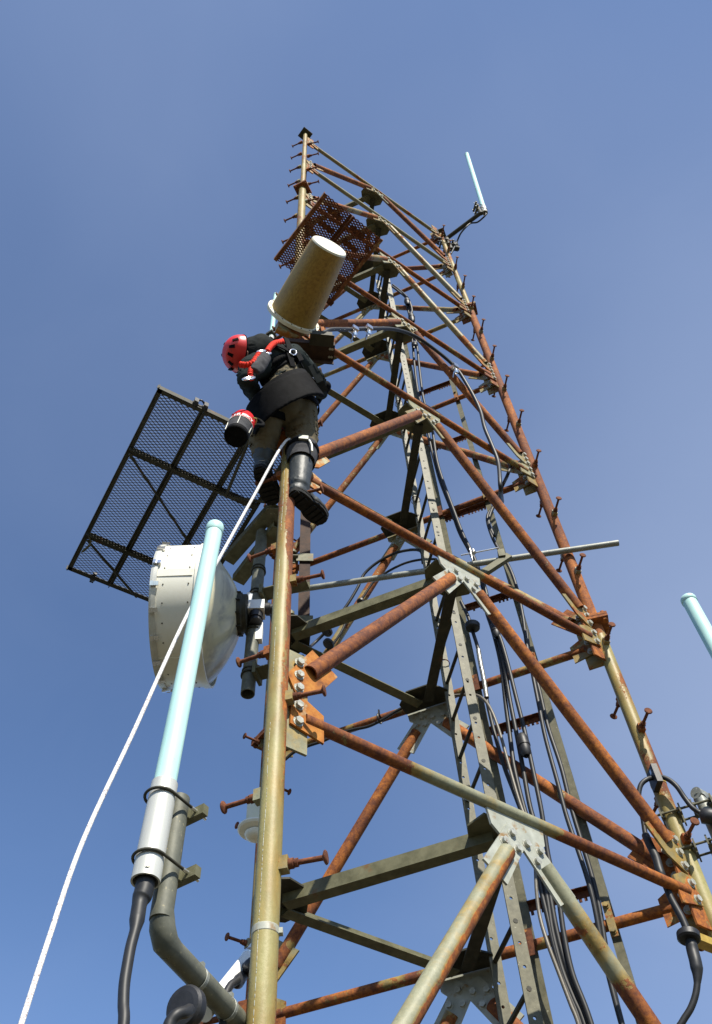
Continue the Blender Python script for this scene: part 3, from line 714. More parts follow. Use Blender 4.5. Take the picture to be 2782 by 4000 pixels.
for zq, ln in ((ath(985, 2640, 3.75).z, 0.30), (ath(1012, 2330, 3.75).z, 0.30)):
    m = MB(); tgt = LEG[0].lerp(LEG[2], 0.60); t = (tgt-MP); t.z = 0; t.normalize(); s3 = V((1, -0.25, 0)).normalized()
    m.box(zz(MP, zq) + s3*(0.055+ln/2), s3, ZUP.cross(s3), ZUP, (ln, 0.10, 0.008)); m.box(zz(MP, zq) + s3*(0.055+ln/2) + ZUP.cross(s3)*0.05 + ZUP*0.03, s3, ZUP.cross(s3), ZUP, (ln, 0.008, 0.07))
    m.box(zz(MP, zq) + s3*0.05, s3, ZUP.cross(s3), ZUP, (0.02, 0.12, 0.09)); m.build('arm', M_OLIVE, mount)

sA, sB = V((-0.770, 3.922, 4.92)), V((1.787, 3.671, 4.92))
strut = thing('stay_pipe', tuple(sA), 'long level galvanised pipe from the dish across the mast, sticking out past the right leg', 'pipe')
m = MB(); m.tube([sA.lerp(sB, i/20) for i in range(21)], 0.0215, 16, bore=0.85); m.build('pipe', M_GALV, strut)
t = (sB-sA).normalized(); q = atz(1960, 2170, 4.92)
m = MB(); m.box(q, t, ZUP.cross(t), ZUP, (0.045, 0.06, 0.075)); m.bar(q+t*0.05-ZUP*0.02, q-t*0.16-ZUP*0.17, ZUP, 0.035, 0.05); m.hexbolt(q-ZUP*0.038, -ZUP, 0.012, 0.014)
m.build('clamp', M_OLIVE, strut)
m = MB(); q2 = q - t*0.02 + V((0, -0.035, 0.045)); m.tube([q2, q2-t*0.26-ZUP*0.02], 0.006, 6); m.hexbolt(q2-t*0.17-ZUP*0.014, ZUP, 0.013, 0.03); m.tube([q2-t*0.19+ZUP*0.04, q2-t*0.19-ZUP*0.09], 0.006, 6); m.build('threaded_rod', M_BRIGHT, strut)
m = MB(); m.box(sA+t*0.03, t, ZUP.cross(t), ZUP, (0.10, 0.05, 0.05)); m.build('end_clamp', M_DARK, strut)

VC = pol(-5.85, 4.42)
chan = thing('channel_post', (VC.x, VC.y, 5.0), 'upright dark brown steel channel inside the mast behind the near leg', 'steel post')
zv0, zv1 = ath(1172, 2490, 4.42).z, 9.6
dd = V((-VC.x, -VC.y, 0)).normalized(); ss = ZUP.cross(dd)
m = MB(); m.box(zz(VC, (zv0+zv1)/2), ss, dd, ZUP, (0.090, 0.008, zv1-zv0))
for s2 in (-1, 1): m.box(zz(VC, (zv0+zv1)/2)-dd*0.026+ss*(s2*0.041), dd, ss, ZUP, (0.044, 0.008, zv1-zv0))
m.build('channel', M_BROWN, chan)
for (x, y) in ((1235, 2185), (1190, 2430), (1262, 1790)):
    z = ath(x, y, 4.42).z; m = MB(); c = zz(VC, z)
    m.box(c+dd*0.02, ss, dd, ZUP, (0.14, 0.008, 0.10)); m.box(c-ss*0.10+dd*0.0, ss, dd, ZUP, (0.09, 0.09, 0.008)); m.box(c+ss*(-0.115), ss, dd, ZUP, (0.07, 0.008, 0.11)); m.hexbolt(c-ss*0.10+ZUP*0.06, ZUP, 0.03, 0.05)
    m.build('bracket', M_OLIVE, chan)

# ================================================================== cylinder antenna above the climber
F0 = ath(1146, 1238, 2.27); E0 = atz(1287, 962, F0.z); ba = (E0-F0); BL = ba.length; ba.normalize()
barrel = thing('cylinder_antenna', tuple(F0), 'tan fibreglass cylinder antenna with pale end cap pointing out over the climber', 'antenna')
RF, RB, RE = 0.192, 0.166, 0.127
m = MB(); m.shell([(RB, 0.012), (RB*0.985, BL*0.1), (RB*0.5+RE*0.5, BL*0.55), (RE*1.01, BL*0.97), (RE*0.985, BL*0.99)], F0, ba, 64); m.build('radome', M_TAN, barrel)
m = MB(); m.shell([(RE*0.99, BL*0.985), (RE*0.975, BL), (RE*0.93, BL+0.006)], F0, ba, 64); m.lathe([(RE*0.93, BL+0.006), (0, BL+0.008)], F0, ba, 64); m.build('end_cap', M_CREAM, barrel)
m = MB(); m.lathe([(RB*0.99, 0.014), (RF, 0.012), (RF*1.004, 0.004), (RF, -0.012), (0, -0.014)], F0, ba, 64); fl = m.build('flange', M_CREAM, barrel)
u2 = ba.orthogonal().normalized(); w2_ = ba.cross(u2)
for k in range(16):
    t = 2*math.pi*k/16; m = MB(); m.lathe([(0.0045, 0), (0.0045, 0.004), (0, 0.004)], F0 + (u2*math.cos(t)+w2_*math.sin(t))*(RF*0.945) + ba*0.012, ba, 8); m.build('bolt', M_DARK, fl)
m = MB(); m.lathe([(0.08, -0.014), (0.08, -0.05), (0.055, -0.055), (0.055, -0.12), (0, -0.12)], F0, ba, 20); m.box(F0-ba*0.09-ZUP*0.06, ba, ba.cross(ZUP), ZUP, (0.05, 0.16, 0.12)); m.build('rear_mount', M_ORANGE, barrel)
brk = thing('mount_channel', tuple(ath(1200, 1355, 2.36)), 'dark rusty channel bracket crossing the near leg under the tan cylinder antenna', 'bracket')
a, b2 = ath(1103, 1345, 2.27), None
b2 = atz(1308, 1364, a.z); t = (b2-a).normalized(); nb = t.cross(ZUP); nb = nb if nb.y > 0 else -nb
m = MB(); c = (a+b2)/2; L = (b2-a).length
m.box(c+nb*0.03, t, nb, ZUP, (L, 0.105, 0.008)); m.box(c+nb*0.084+ZUP*0.0-ZUP*0.022, t, nb, ZUP, (L, 0.007, 0.052)); m.box(c-nb*0.024+ZUP*0.022, t, nb, ZUP, (L, 0.007, 0.052))
m.build('channel', M_BROWN, brk)
for f in (-0.43, -0.37, 0.41, 0.455):
    for g in (0.0, 0.055):
        m = MB(); m.lathe([(0.0085, 0), (0.0085, 0.003), (0, 0.003)], c+t*(L*f)+nb*(0.0+g)-ZUP*0.004, -ZUP, 8); m.build('bolt', M_BOLT if f > 0 else M_SLOT, brk)
m = MB(); m.box(c+t*0.08-nb*0.055+ZUP*0.03, t, nb, ZUP, (0.13, 0.07, 0.06)); m.build('block', M_DARK, brk)
m = MB(); m.box(c+t*0.08-nb*0.055-ZUP*0.003, t, nb, ZUP, (0.155, 0.08, 0.010)); m.build('block_lip', M_DARK, brk)
m = MB()
for s2 in (-0.05, 0.02): m.tube(curve([zz(LEG[0], c.z+0.03)+t*0.06-nb*0.10, zz(LEG[0], c.z+0.03)-nb*0.0+t*0.06, zz(LEG[0], c.z+0.03)+nb*0.06, zz(LEG[0], c.z+0.03)-t*0.06, zz(LEG[0], c.z+0.03)-t*0.06-nb*0.10]), 0.008, 8)
m.build('u_bolt', M_BRIGHT, brk)

# ================================================================== whip antennas (fibreglass omnis)
def omni(pos, z0, zs, z1, r, label, group='pale blue whip antennas', tip=None):
    t = thing('whip_antenna', (pos.x, pos.y, z0), label, 'antenna', group)
    o = zz(pos, z0); A = ((tip or zz(pos, z1))-o); L = A.length; A.normalize(); ls = zs-z0
    m = MB(); m.tube([o+A*(ls-0.01+(L-ls)*i/12) for i in range(13)], r, 28); m.build('radome', M_OMNI, t)
    m = MB(); m.shell([(r*1.0, L-0.045), (r*1.10, L-0.042), (r*1.10, L-0.006), (r*1.04, L+0.003), (r*0.8, L+0.008), (0, L+0.010)], o, A, 28); m.build('cap', M_OMNI, t)
    rs = r*1.165; m = MB()
    m.lathe([(rs*0.86, 0.06), (rs*0.86, 0), (rs, 0), (rs*1.0, 0.008), (rs*0.99, ls), (r*0.98, ls+0.004)], o, A, 32); m.lathe([(rs*0.86, 0.06), (0, 0.06)], o, A, 24)
    sv = m.build('sleeve', M_ALU, t)
    m = MB(); m.hexbolt(o+A*0.02+V((0.25, -0.97, 0))*rs*0.98, V((0.25, -0.97, 0)), 0.005, 0.004); m.build('screw', M_BOLT, sv)
    return t
def ubolt(p1, r1, p2, r2, z, parent, mtl=None, name='u_bolt'):
    """a U-bolt round the sleeve at p1, its legs passing the pipe at p2 to a saddle bar"""
    d = (p2-p1); d.z = 0; L = d.length; d.normalize(); s2 = ZUP.cross(d); m = MB(); rr = r1+0.005; far = L+r2+0.035
    pts = [zz(p1, z)+s2*rr+d*(far*(1-i/8)) for i in range(8)]
    pts += [zz(p1, z) + s2*(rr*math.cos(a)) - d*(rr*math.sin(a)) for a in [math.pi*i/14 for i in range(15)]]
    pts += [zz(p1, z)-s2*rr+d*(far*(i+1)/8) for i in range(8)]
    m.tube(pts, 0.0042, 8); m.build(name, mtl or M_DARK, parent)
    m = MB(); c = zz(p1, z)+d*(L+r2+0.010); m.box(c, d, s2, ZUP, (0.022, 2*rr+0.05, 0.030)); m.box(c-d*0.016, d, s2, ZUP, (0.02, r2*1.6, 0.034)); m.build('saddle', M_OLIVE, parent)
    m = MB()
    for k in (-1, 1): m.tube([zz(p1, z)+s2*(rr*k)+d*(far-0.055), zz(p1, z)+s2*(rr*k)+d*(far+0.006)], 0.0052, 8)
    m.build('thread', M_BRIGHT, parent)
O1 = pol(-16.6, 2.02)
zo0, zos, zo1 = ath(568, 3445, 2.02).z, ath(625, 3062, 2.02).z, ath(838, 2058, 2.02).z
omni(O1, zo0, zos, zo1, 0.0315, 'nearest pale cyan whip antenna, thick tube in a bright aluminium sleeve at lower left', tip=ath(841, 2058, 2.02))
MA = O1 + V((math.sin(R(30)), math.cos(R(30)), 0))*0.072
m1 = thing('antenna_mount_pipe', (MA.x, MA.y, 1.2), 'cranked galvanised pipe holding the nearest cyan antenna out from the near leg', 'mount pipe')
zel = ath(655, 3650, math.hypot(MA.x, MA.y)).z
rp = 0.0285
m = MB(); tA = atz(985, 4040, zel-0.01); dA = (tA-MA); dA.z = 0; dA.normalize()
m.tube([zz(MA, ath(700, 3120, math.hypot(MA.x, MA.y)).z), zz(MA, zel+0.25), zz(MA, zel+0.06), zz(MA, zel+0.035)], rp, 22)
m.tube([zz(MA, zel+0.06), zz(MA, zel+0.02)+dA*0.012, zz(MA, zel-0.005)+dA*0.035, zz(MA, zel-0.008)+dA*0.07], [rp, rp*1.12, rp*1.12, rp], 22, cap=False)
m.tube([zz(MA, zel-0.008)+dA*0.05, zz(MA, zel-0.01)+dA*0.26, zz(tA, zel-0.02)+dA*0.25], rp, 22); m.build('pipe', M_GALVD, m1)
for y in (3113, 3352): ubolt(O1, 0.0315*1.165, MA, rp, ath(608 if y < 3200 else 550, y, 2.02).z, m1, M_DARK)
for s2 in (0.20, 0.36):
    m = MB(); c = zz(MA, zel-0.012)+dA*s2; m.lathe([(rp+0.0008, -0.007), (rp+0.002, -0.006), (rp+0.002, 0.006), (rp+0.0008, 0.007)], c, dA, 24); m.box(c+ZUP*(rp+0.006)+dA.cross(ZUP)*0.004, dA, dA.cross(ZUP), ZUP, (0.012, 0.02, 0.012)); m.build('hose_clamp', M_GALV, m1)

# antenna whose top shows at the right edge, its pipe clamped to the right leg
MB2 = LEG[1] + V((0.155, -0.060, 0)); zlo, zhi = ath(2745, 3385, 4.06).z, ath(2665, 3135, 4.06).z
d2 = atz(2790, 3140, zhi)-zz(MB2, zhi); d2.z = 0; d2.normalize()
s_ = (math.tan(R(29.12))*MB2.y-MB2.x)/(d2.x-math.tan(R(29.12))*d2.y)
O2m = MB2 + d2*s_; D2 = math.hypot(O2m.x, O2m.y); O2 = pol(29.12, D2-0.02); O2m = O2m + d2*0.075; zt = ath(2697, 2343, D2).z
omni(O2, zhi+0.02, zhi+0.30, zt, 0.0105*D2, 'pale cyan whip antenna whose tilted looking top enters at the right edge')
m2 = thing('antenna_mount_pipe', (MB2.x, MB2.y, zlo), 'galvanised pipe clamped beside the right leg, bent away to the right', 'mount pipe')
rp2 = 0.030
m = MB(); m.tube([zz(MB2, zlo), zz(MB2, zlo+0.2), zz(MB2, zhi)], rp2, 20, bore=0.85)
m.tube([zz(MB2, zhi-0.03)-d2*0.01, zz(MB2, zhi)+d2*0.02], rp2*1.1, 20); m.tube([zz(MB2, zhi)-d2*rp2, zz(O2m, zhi)], rp2, 20); m.tube([zz(O2m, zhi-0.03), zz(O2m, zhi+0.32)], rp2, 20); m.build('pipe', M_GALV, m2)
for z in (zlo+0.075, zhi-0.075):
    q = zz(LEG[1].lerp(MB2, 0.5), z); t = (MB2-LEG[1]).normalized(); s2 = ZUP.cross(t)
    for e in (-1, 1):
        m = MB(); m.tube([q-t*0.17+s2*(e*0.048), q+t*0.15+s2*(e*0.048)], 0.006, 8)
        for f in (-0.125, -0.03, 0.03, 0.125): m.box(q+t*f+s2*(e*0.048), t, s2, ZUP, (0.008, 0.03, 0.05))
        m.build('threaded_rod', M_RAIL, m2)
    for f in (-0.115, -0.04, 0.04, 0.115):
        m = MB(); m.box(q+t*f, t, s2, ZUP, (0.012, 0.085, 0.035)); m.build('clamp_jaw', M_RAIL, m2)
for k in (0, 1):
    ubolt(O2, 0.04, O2m, rp2, zhi+0.10+0.16*k, m2)
m = MB(); c = zz(MB2, zhi)+d2*0.10; m.lathe([(rp2+0.001, -0.010), (rp2+0.003, -0.008), (rp2+0.003, 0.008), (rp2+0.001, 0.010)], c, d2, 20); m.build('hose_clamp', M_BRIGHT, m2)

# antenna on top of the right leg
ZB = 12.30
P3 = LEG[1] + V((0.075, 0.02, 0))
e3 = atz(1878, 832, ZB+0.16); O3 = e3 + V((0.07, 0.02, 0))
m3 = thing('antenna_mount_pipe', tuple(zz(P3, ZB)), 'dark cranked pipe on top of the right leg carrying the highest cyan antenna', 'mount pipe')
t3 = (e3-zz(P3, ZB+0.16)).normalized()
m = MB(); m.tube([zz(P3, ZB-0.35), zz(P3, ZB+0.02), zz(P3, ZB+0.16)], 0.030, 16); m.tube([zz(P3, ZB+0.15), e3], 0.030, 16); m.tube([e3-ZUP*0.03, e3+ZUP*0.36], 0.028, 16); m.build('pipe', M_DARK, m3)
omni(O3, e3.z+0.06, e3.z+0.32, ath(1825, 603, math.hypot(O3.x, O3.y)).z, 0.034, 'highest pale cyan whip antenna, slim against the sky beyond the right leg top', tip=ath(1824, 603, math.hypot(O3.x, O3.y)))
for k in (0.14, 0.30): ubolt(O3, 0.041, e3, 0.028, e3.z+k, m3)
for z in (ZB-0.05, ZB-0.22):
    m = MB(); t = (P3-LEG[1]); t.z = 0; t.normalize(); s2 = ZUP.cross(t); q = zz(LEG[1], z)
    for e in (-1, 1): m.tube([q-t*0.11+s2*(e*0.042), q+t*0.20+s2*(e*0.042)], 0.006, 8)
    for f in (-0.06, 0.04, 0.13): m.box(q+t*f, t, s2, ZUP, (0.016, 0.11, 0.045))
    m.box(q+t*0.17-ZUP*0.01, t, s2, ZUP, (0.07, 0.05, 0.06)); m.build('clamp', M_DARK, m3)

# slim antenna beyond the climber's shoulders
O4 = pol(-11.95, 4.85)
omni(O4, ath(1058, 1372, 4.85).z, ath(1062, 1318, 4.85).z, ath(1072, 1150, 4.85).z, 0.034, 'pale cyan whip antenna half hidden between the climber and the tan cylinder')
m4 = thing('antenna_mount_pipe', tuple(zz(O4, ath(1060, 1345, 4.85).z)), 'short dark arm with clamps behind the climber under the half hidden antenna', 'mount pipe')
m = MB(); zq = ath(1060, 1338, 4.85).z; dm = (LEG[2]-O4); dm.z = 0; dl = dm.length; dm.normalize()
m.tube([zz(O4, zq)-dm*0.07, zz(LEG[2], zq)+dm*0.1], 0.024, 12); m.tube([zz(O4, zq+0.25)-dm*0.02, zz(LEG[2], zq+0.25)+dm*0.1], 0.014, 10); m.build('arm', M_SLOT, m4)
for k in (0, 0.25):
    m = MB(); m.box(zz(O4, zq+k), dm, ZUP.cross(dm), ZUP, (0.11, 0.13, 0.05)); m.build('clamp', M_DARK, m4)

# small white housing behind the near leg
h0 = ath(1003, 3200, 2.72); hz0, hz1 = ath(1000, 3258, 2.72).z, ath(1000, 3110, 2.72).z
hs = thing('white_sensor_housing', (h0.x, h0.y, hz0), 'small white round bottomed housing peeping out behind the near leg', 'sensor')
m = MB(); m.lathe([(0.0, -0.0), (0.035, 0.002), (0.060, 0.010), (0.066, 0.016), (0.066, 0.022), (0.055, 0.024)], V((h0.x, h0.y, hz0)), ZUP, 28); m.shell([(0.040, 0.0), (0.036, -0.012), (0.022, -0.020), (0, -0.022)], V((h0.x, h0.y, hz0)), ZUP, 24); m.build('base', M_WHITE, hs)
m = MB(); m.box(zz(h0, hz0+0.085)+V((0.01, 0, 0)), V((1, 0, 0)), V((0, 1, 0)), ZUP, (0.085, 0.07, 0.12)); m.build('body', M_BOWL, hs)
# white lamp-like tube with its taped black lead, low on the left behind the near leg
w0, w1_ = ath(985, 3722, 2.62), ath(868, 3872, 2.45)
wt = thing('white_tube', tuple(w0), 'glaring white slanting tube behind the foot of the near leg', 'tube')
m = MB(); m.tube([w0+(w0-w1_)*0.25, w0.lerp(w1_, 0.5), w1_, w1_+(w1_-w0)*0.5], 0.021, 18); m.build('tube', M_PWHITE, wt)
m = MB(); m.lathe([(0.0212, -0.012), (0.0235, -0.010), (0.0235, 0.010), (0.0212, 0.012)], w0.lerp(w1_, 0.1), (w1_-w0), 18); m.build('collar', M_BRIGHT, wt)
m = MB(); q = ath(955, 3800, 2.55); m.limb(curve([ath(985, 3770, 2.5), q, ath(925, 3845, 2.45)], 5), [0.022]*5+[0.018]*5+[0.012], 10); m.tube(curve([ath(930, 3830, 2.44), ath(900, 3850, 2.42), ath(875, 3910, 2.40), ath(870, 4010, 2.38)]), 0.0105, 10); m.build('taped_lead', M_RUBBER, wt)

# ================================================================== feeders and cables
def cable(pts, r, label, mtl=None, cat='cable', group=None, n=8, name='feeder_cable'):
    m = MB(); m.tube(curve(pts, n), r, 8 if r < 0.012 else 10)
    return tag(m.build(name, mtl or M_CABLE), label, cat, group)
def P1(x, y, d=4.06): return ath(1600+x*600/1597, 2200+y*600/1597, d)
def P2(x, y, d=4.04): return ath(1700+x*.501, 3000+y*.501, d)
def P3_(x, y, d=4.06): return ath(1200+x*.5, 1150+y*.5, d)
def P4(x, y, d=4.06): return ath(1200+x*.5, 1850+y*.5, d)
def PC(x, y, d=4.06): return ath(1400+x*.3131, 950+y*.3131, d)
GF = 'feeders strapped to the cable ladder'
# down to the ground: the lowest seen point is carried straight down
def down(p): return [V((p.x+0.01, p.y, 0.2)), V((p.x+0.03, p.y-0.02, GROUND+0.02))]
def seq(*a): return list(a)
E_ = P2(1440, 1990)
cable([P4(1460, 250), P4(1410, 330), P4(1440, 480), P1(1045, 60, 4.03), P1(1110, 240, 4.03), P1(1180, 560, 4.03), P1(1215, 820, 4.03), P1(1290, 1200, 4.02), P1(1350, 1500, 4.0), P1(1410, 1800, 4.0), P2(960, 130, 4.0), P2(1020, 360, 4.0), P2(1215, 960, 4.0), P2(1320, 1480, 4.02), P2(1400, 1800, 4.02)] + [P2(1450, 1985, 4.02)] + down(P2(1450, 1985, 4.02)), 0.0125, 'shiny black feeder nearest the right rail of the cable ladder', None, 'cable', GF)
cable([P1(1215, 700), P1(1250, 950), P1(1345, 1300), P1(1440, 1700), P2(985, 0), P2(1060, 300), P2(1255, 970), P2(1345, 1480), P2(1420, 1850)] + down(P2(1420, 1850)), 0.0125, 'black feeder hugging the right rail beside the shiny one', None, 'cable', GF)
top = [PC(420, 540, 4.0), PC(500, 600, 4.0), PC(600, 690, 4.02)]
M1 = [PC(640, 850), P3_(770, 60), P3_(800, 170), P3_(825, 380), P3_(840, 560), P3_(870, 780), P3_(925, 970), P3_(965, 1180), P3_(1000, 1320), P4(1040, 60), P4(1130, 290), P4(1190, 460), P4(1290, 650), P4(1380, 920), P1(800, 500), P1(865, 700), P1(950, 1050), P1(1005, 1500), P1(1045, 1800), P2(618, 0), P2(690, 300), P2(745, 480), P2(835, 800), P2(880, 1050), P2(920, 1300), P2(1000, 1600), P2(1080, 1800), P2(1160, 1990)]
cable(top + M1 + down(M1[-1]), 0.0135, 'black feeder with a rubber boot, left one of the pair in mid ladder', None, 'cable', GF)
M2 = [PC(670, 850, 4.03), P3_(805, 170, 4.03), P3_(858, 400, 4.03), P3_(880, 600, 4.03), P3_(915, 840, 4.03), P3_(965, 980, 4.03), P3_(1015, 1300, 4.03), P4(1062, 60, 4.03), P4(1150, 300, 4.03), P4(1215, 470, 4.03), P4(1310, 670, 4.03), P4(1400, 930, 4.03), P1(835, 520, 4.03), P1(900, 700, 4.03), P1(985, 1050, 4.03), P1(1040, 1400, 4.03), P1(1108, 1750, 4.03), P2(685, 0), P2(740, 300), P2(790, 480), P2(890, 960), P2(955, 1300), P2(1040, 1600), P2(1190, 1990)]
cable([PC(430, 520, 4.0), PC(520, 590, 4.0), PC(620, 690, 4.0)] + M2 + down(M2[-1]), 0.0135, 'black feeder, right one of the pair in mid ladder, passing a black splice', None, 'cable', GF)
M3 = [P1(905, 690, 4.0), P1(950, 800, 4.0), P1(1010, 1000, 4.0), P1(1110, 1400, 4.0), P1(1200, 1760, 4.0), P2(760, 0, 4.0), P2(830, 340, 4.0), P2(885, 700, 4.02), P2(960, 1000, 4.02), P2(1005, 1300, 4.02), P2(1070, 1600, 4.02), P2(1215, 1990, 4.02)]
cable(M3 + down(M3[-1]), 0.013, 'black feeder branching out of the rubber splice toward the right', None, 'cable', GF)
L1c = [P1(535, 400), P1(610, 560), P1(650, 690), P1(715, 900), P1(770, 1200), P1(800, 1400), P1(880, 1750), P2(543, 0), P2(620, 200), P2(700, 420), P2(770, 700), P2(825, 950), P2(880, 1180), P2(930, 1400), P2(1020, 1700), P2(1130, 1990)]
lc = cable(L1c + down(L1c[-1]), 0.0125, 'black feeder hanging in a braided wire grip just right of the inner rail', None, 'cable', GF)
m = MB(); m.tube(curve([P1(715, 900, 4.05), P1(740, 1050, 4.05), P1(775, 1220, 4.05), P1(802, 1400, 4.05)], 6), 0.0155, 10)
M_BRAID = mat('braided_wire_grip', simple((0.02, 0.02, 0.02), (0.42, 0.42, 0.39), 130, 0.35, 0.4)); m.build('wire_grip', M_BRAID, lc)
m = MB(); q = P1(655, 655, 4.03); m.lathe([(0.0, 0.022), (0.045, 0.022), (0.05, 0.015), (0.05, -0.015), (0.045, -0.022), (0.0, -0.022)], q, V((0.15, -0.2, 1)), 20); m.build('hanger_grommet', M_RUBBER, lc)
L2c = [ath(1680, 2725, 4.1), P1(480, 1375, 4.1), P1(690, 1372, 4.05), P1(780, 1425, 4.02), P1(860, 1550, 4.0), P1(950, 1800, 4.0), P1(1005, 2000, 4.0), P2(680, 330, 4.0), P2(765, 520, 4.0), P2(780, 700, 4.0), P2(790, 950, 4.0), P2(815, 1150, 4.0), P2(872, 1350, 3.98), P2(965, 1600, 3.98), P2(1060, 1850, 3.98), P2(1115, 1990, 3.98)]
cable(L2c + down(L2c[-1]), 0.0095, 'thin grey corrugated cable curling off the far tube and down the ladder', M_GCABLE, 'cable', GF)
for q, r, L, lb in ((PC(610, 730, 4.0), 0.034, 0.10, 0), (PC(665, 930, 4.02), 0.036, 0.13, 0), (PC(705, 1270, 4.02), 0.033, 0.05, 0), (P1(895, 700, 4.0), 0.027, 0.07, 0), (P1(1190, 1890, 3.99), 0.032, 0.08, 0)):
    m = MB(); m.shell([(r*0.55, -L), (r*0.9, -L*0.8), (r, -L*0.4), (r, L*0.4), (r*0.85, L*0.8), (r*0.5, L)], q, ZUP, 16); m.lathe([(r, -0.01), (r*1.12, -0.008), (r*1.12, 0.008), (r, 0.01)], q, ZUP, 16)
    tag(m.build('cable_splice', M_RUBBER), ['black rubber splice highest on the cable pair', 'fat black ribbed splice under the highest one', 'black band splice where the paired feeders straighten', 'black rubber splice where three feeders part near mid ladder', 'lumpy black splice at a rung low on the cable ladder'][[PC(610, 730, 4.0), PC(665, 930, 4.02), PC(705, 1270, 4.02), P1(895, 700, 4.0), P1(1190, 1890, 3.99)].index(q)], 'splice')
# feeder of the cylinder antenna: along the near face, over and down to the right leg
nF = (LEG[1]-LEG[0]); nF.z = 0; nF.normalize(); nFo = nF.cross(ZUP); nFo = nFo if nFo.y < 0 else -nFo
def PF(x, y, off=0.07): return atplane(x, y, LEG[0]+nFo*off, nFo)
cable([ath(1225, 1330, 2.25), ath(1262, 1302, 2.4), PF(1290, 1288, 0.10), PF(1380, 1287, 0.08), PF(1450, 1284, 0.08), PF(1550, 1288, 0.08), PF(1625, 1315, 0.08), PF(1700, 1366, 0.08), PF(1775, 1430, 0.08), PF(1835, 1520, 0.07), PF(1875, 1600, 0.06), PF(1895, 1675, 0.06), PF(1920, 1735, 0.05), PF(1945, 1800, 0.04), PF(1955, 1905, 0.03), ath(1962, 1960, 4.0)], 0.0155, 'black feeder from the tan cylinder arching along the near face to the right leg')
for (x, y) in ((1385, 1288), (1440, 1284), (1777, 1434)):
    m = MB(); q = PF(x, y, 0.085); m.box(q, nF, ZUP, nFo, (0.05, 0.06, 0.05)); m.lathe([(0.022, 0), (0.022, 0.03), (0.012, 0.05)], q-ZUP*0.07, -ZUP, 8); m.tube([q, q-ZUP*0.12-nFo*0.05], 0.007, 6)
    tag(m.build('feeder_clamp', M_BRIGHT), ['bright clamp on the black feeder close to the tan cylinder', 'second bright clamp on the feeder out from the tan cylinder', 'bright clamp where the arching feeder crosses a rusty diagonal'][[1385, 1440, 1777].index(x)], 'clamp')
cable([PF(1640, 1572, -0.03), PF(1700, 1608, -0.04), PF(1800, 1682, -0.04), PF(1900, 1745, -0.03), PF(1965, 1785, -0.02), PF(1992, 1815, -0.03), PF(1985, 1850, -0.05), ath(1962, 1900, 4.0), ath(1945, 1945, 4.05), ath(1915, 2010, 4.06), ath(1910, 2045, 4.06), ath(1930, 2095, 4.06)], 0.0135, 'black cable lying along a level rusty tube below the arching feeder')
# cables on the far face
nB = (LEG[2]-LEG[1]); nB.z = 0; nB.normalize(); nBo = nB.cross(ZUP); nBo = nBo if nBo.y < 0 else -nBo
def PB(x, y, off=0.06): return atplane(x, y, LEG[1]+nBo*off, nBo)
q = lambda x, y: (1200+x*.5, 1850+y*.5)
c5 = cable([ath(1060, 2400, 3.9), ath(1095, 2540, 4.0), ath(1135, 2547, 4.1), ath(1185, 2538, 4.2), PB(*q(60, 1322)), PB(*q(165, 1215)), PB(*q(310, 1030)), PB(*q(395, 890)), PB(*q(450, 780)), PB(*q(570, 680)), PB(*q(720, 612)), PB(*q(880, 602)), PB(*q(905, 700))], 0.0115, 'black cable from the dish looping along a far diagonal, upper of the two')
c6 = cable([PB(*q(205, 1330)), PB(*q(260, 1250)), PB(*q(330, 1110)), PB(*q(430, 975)), PB(*q(530, 835)), PB(*q(620, 772)), PB(*q(760, 702)), PB(*q(890, 672)), PB(*q(1010, 668))], 0.0095, 'black cable along a far diagonal, lower and thinner of the two')
for i, (x, y) in enumerate(((155, 1232), (168, 1330), (420, 1000))):
    m = MB(); c = PB(*q(x, y), 0.09); m.lathe([(0.0, 0.016), (0.034 if i < 2 else 0.022, 0.016), (0.044 if i < 2 else 0.03, 0.009), (0.044 if i < 2 else 0.03, -0.009), (0.034 if i < 2 else 0.022, -0.016), (0.0, -0.016)], c, V((0.5, 0.1, 0.8)), 18)
    tag(m.build('hanger_grommet', M_RUBBER), ['black grommet on the upper dish cable', 'black grommet hanging just below the other one at the tube end', 'small grommet midway up the far diagonal'][i], 'grommet')
q = lambda x, y: (950+x*.5636, 2500+y*.5636)
cable([PB(*q(290, 830)), PB(*q(350, 780)), PB(*q(450, 735)), PB(*q(560, 698)), PB(*q(650, 652)), PB(*q(760, 622)), PB(*q(870, 598)), PB(*q(960, 555)), PB(*q(1050, 500)), PB(*q(1160, 440)), PB(*q(1240, 395))], 0.010, 'pair of thin cables tied under the far level tube left of the inner rails', M_CABLE)
m = MB(); c = PB(*q(945, 545)); m.lathe([(0.034, -0.006), (0.037, 0), (0.034, 0.006)], c, nB, 12); m.box(c+ZUP*0.05, nB, ZUP, nBo, (0.01, 0.05, 0.01)); tag(m.build('cable_tie', M_RUBBER), 'black cable tie round the far level tube', 'cable tie')
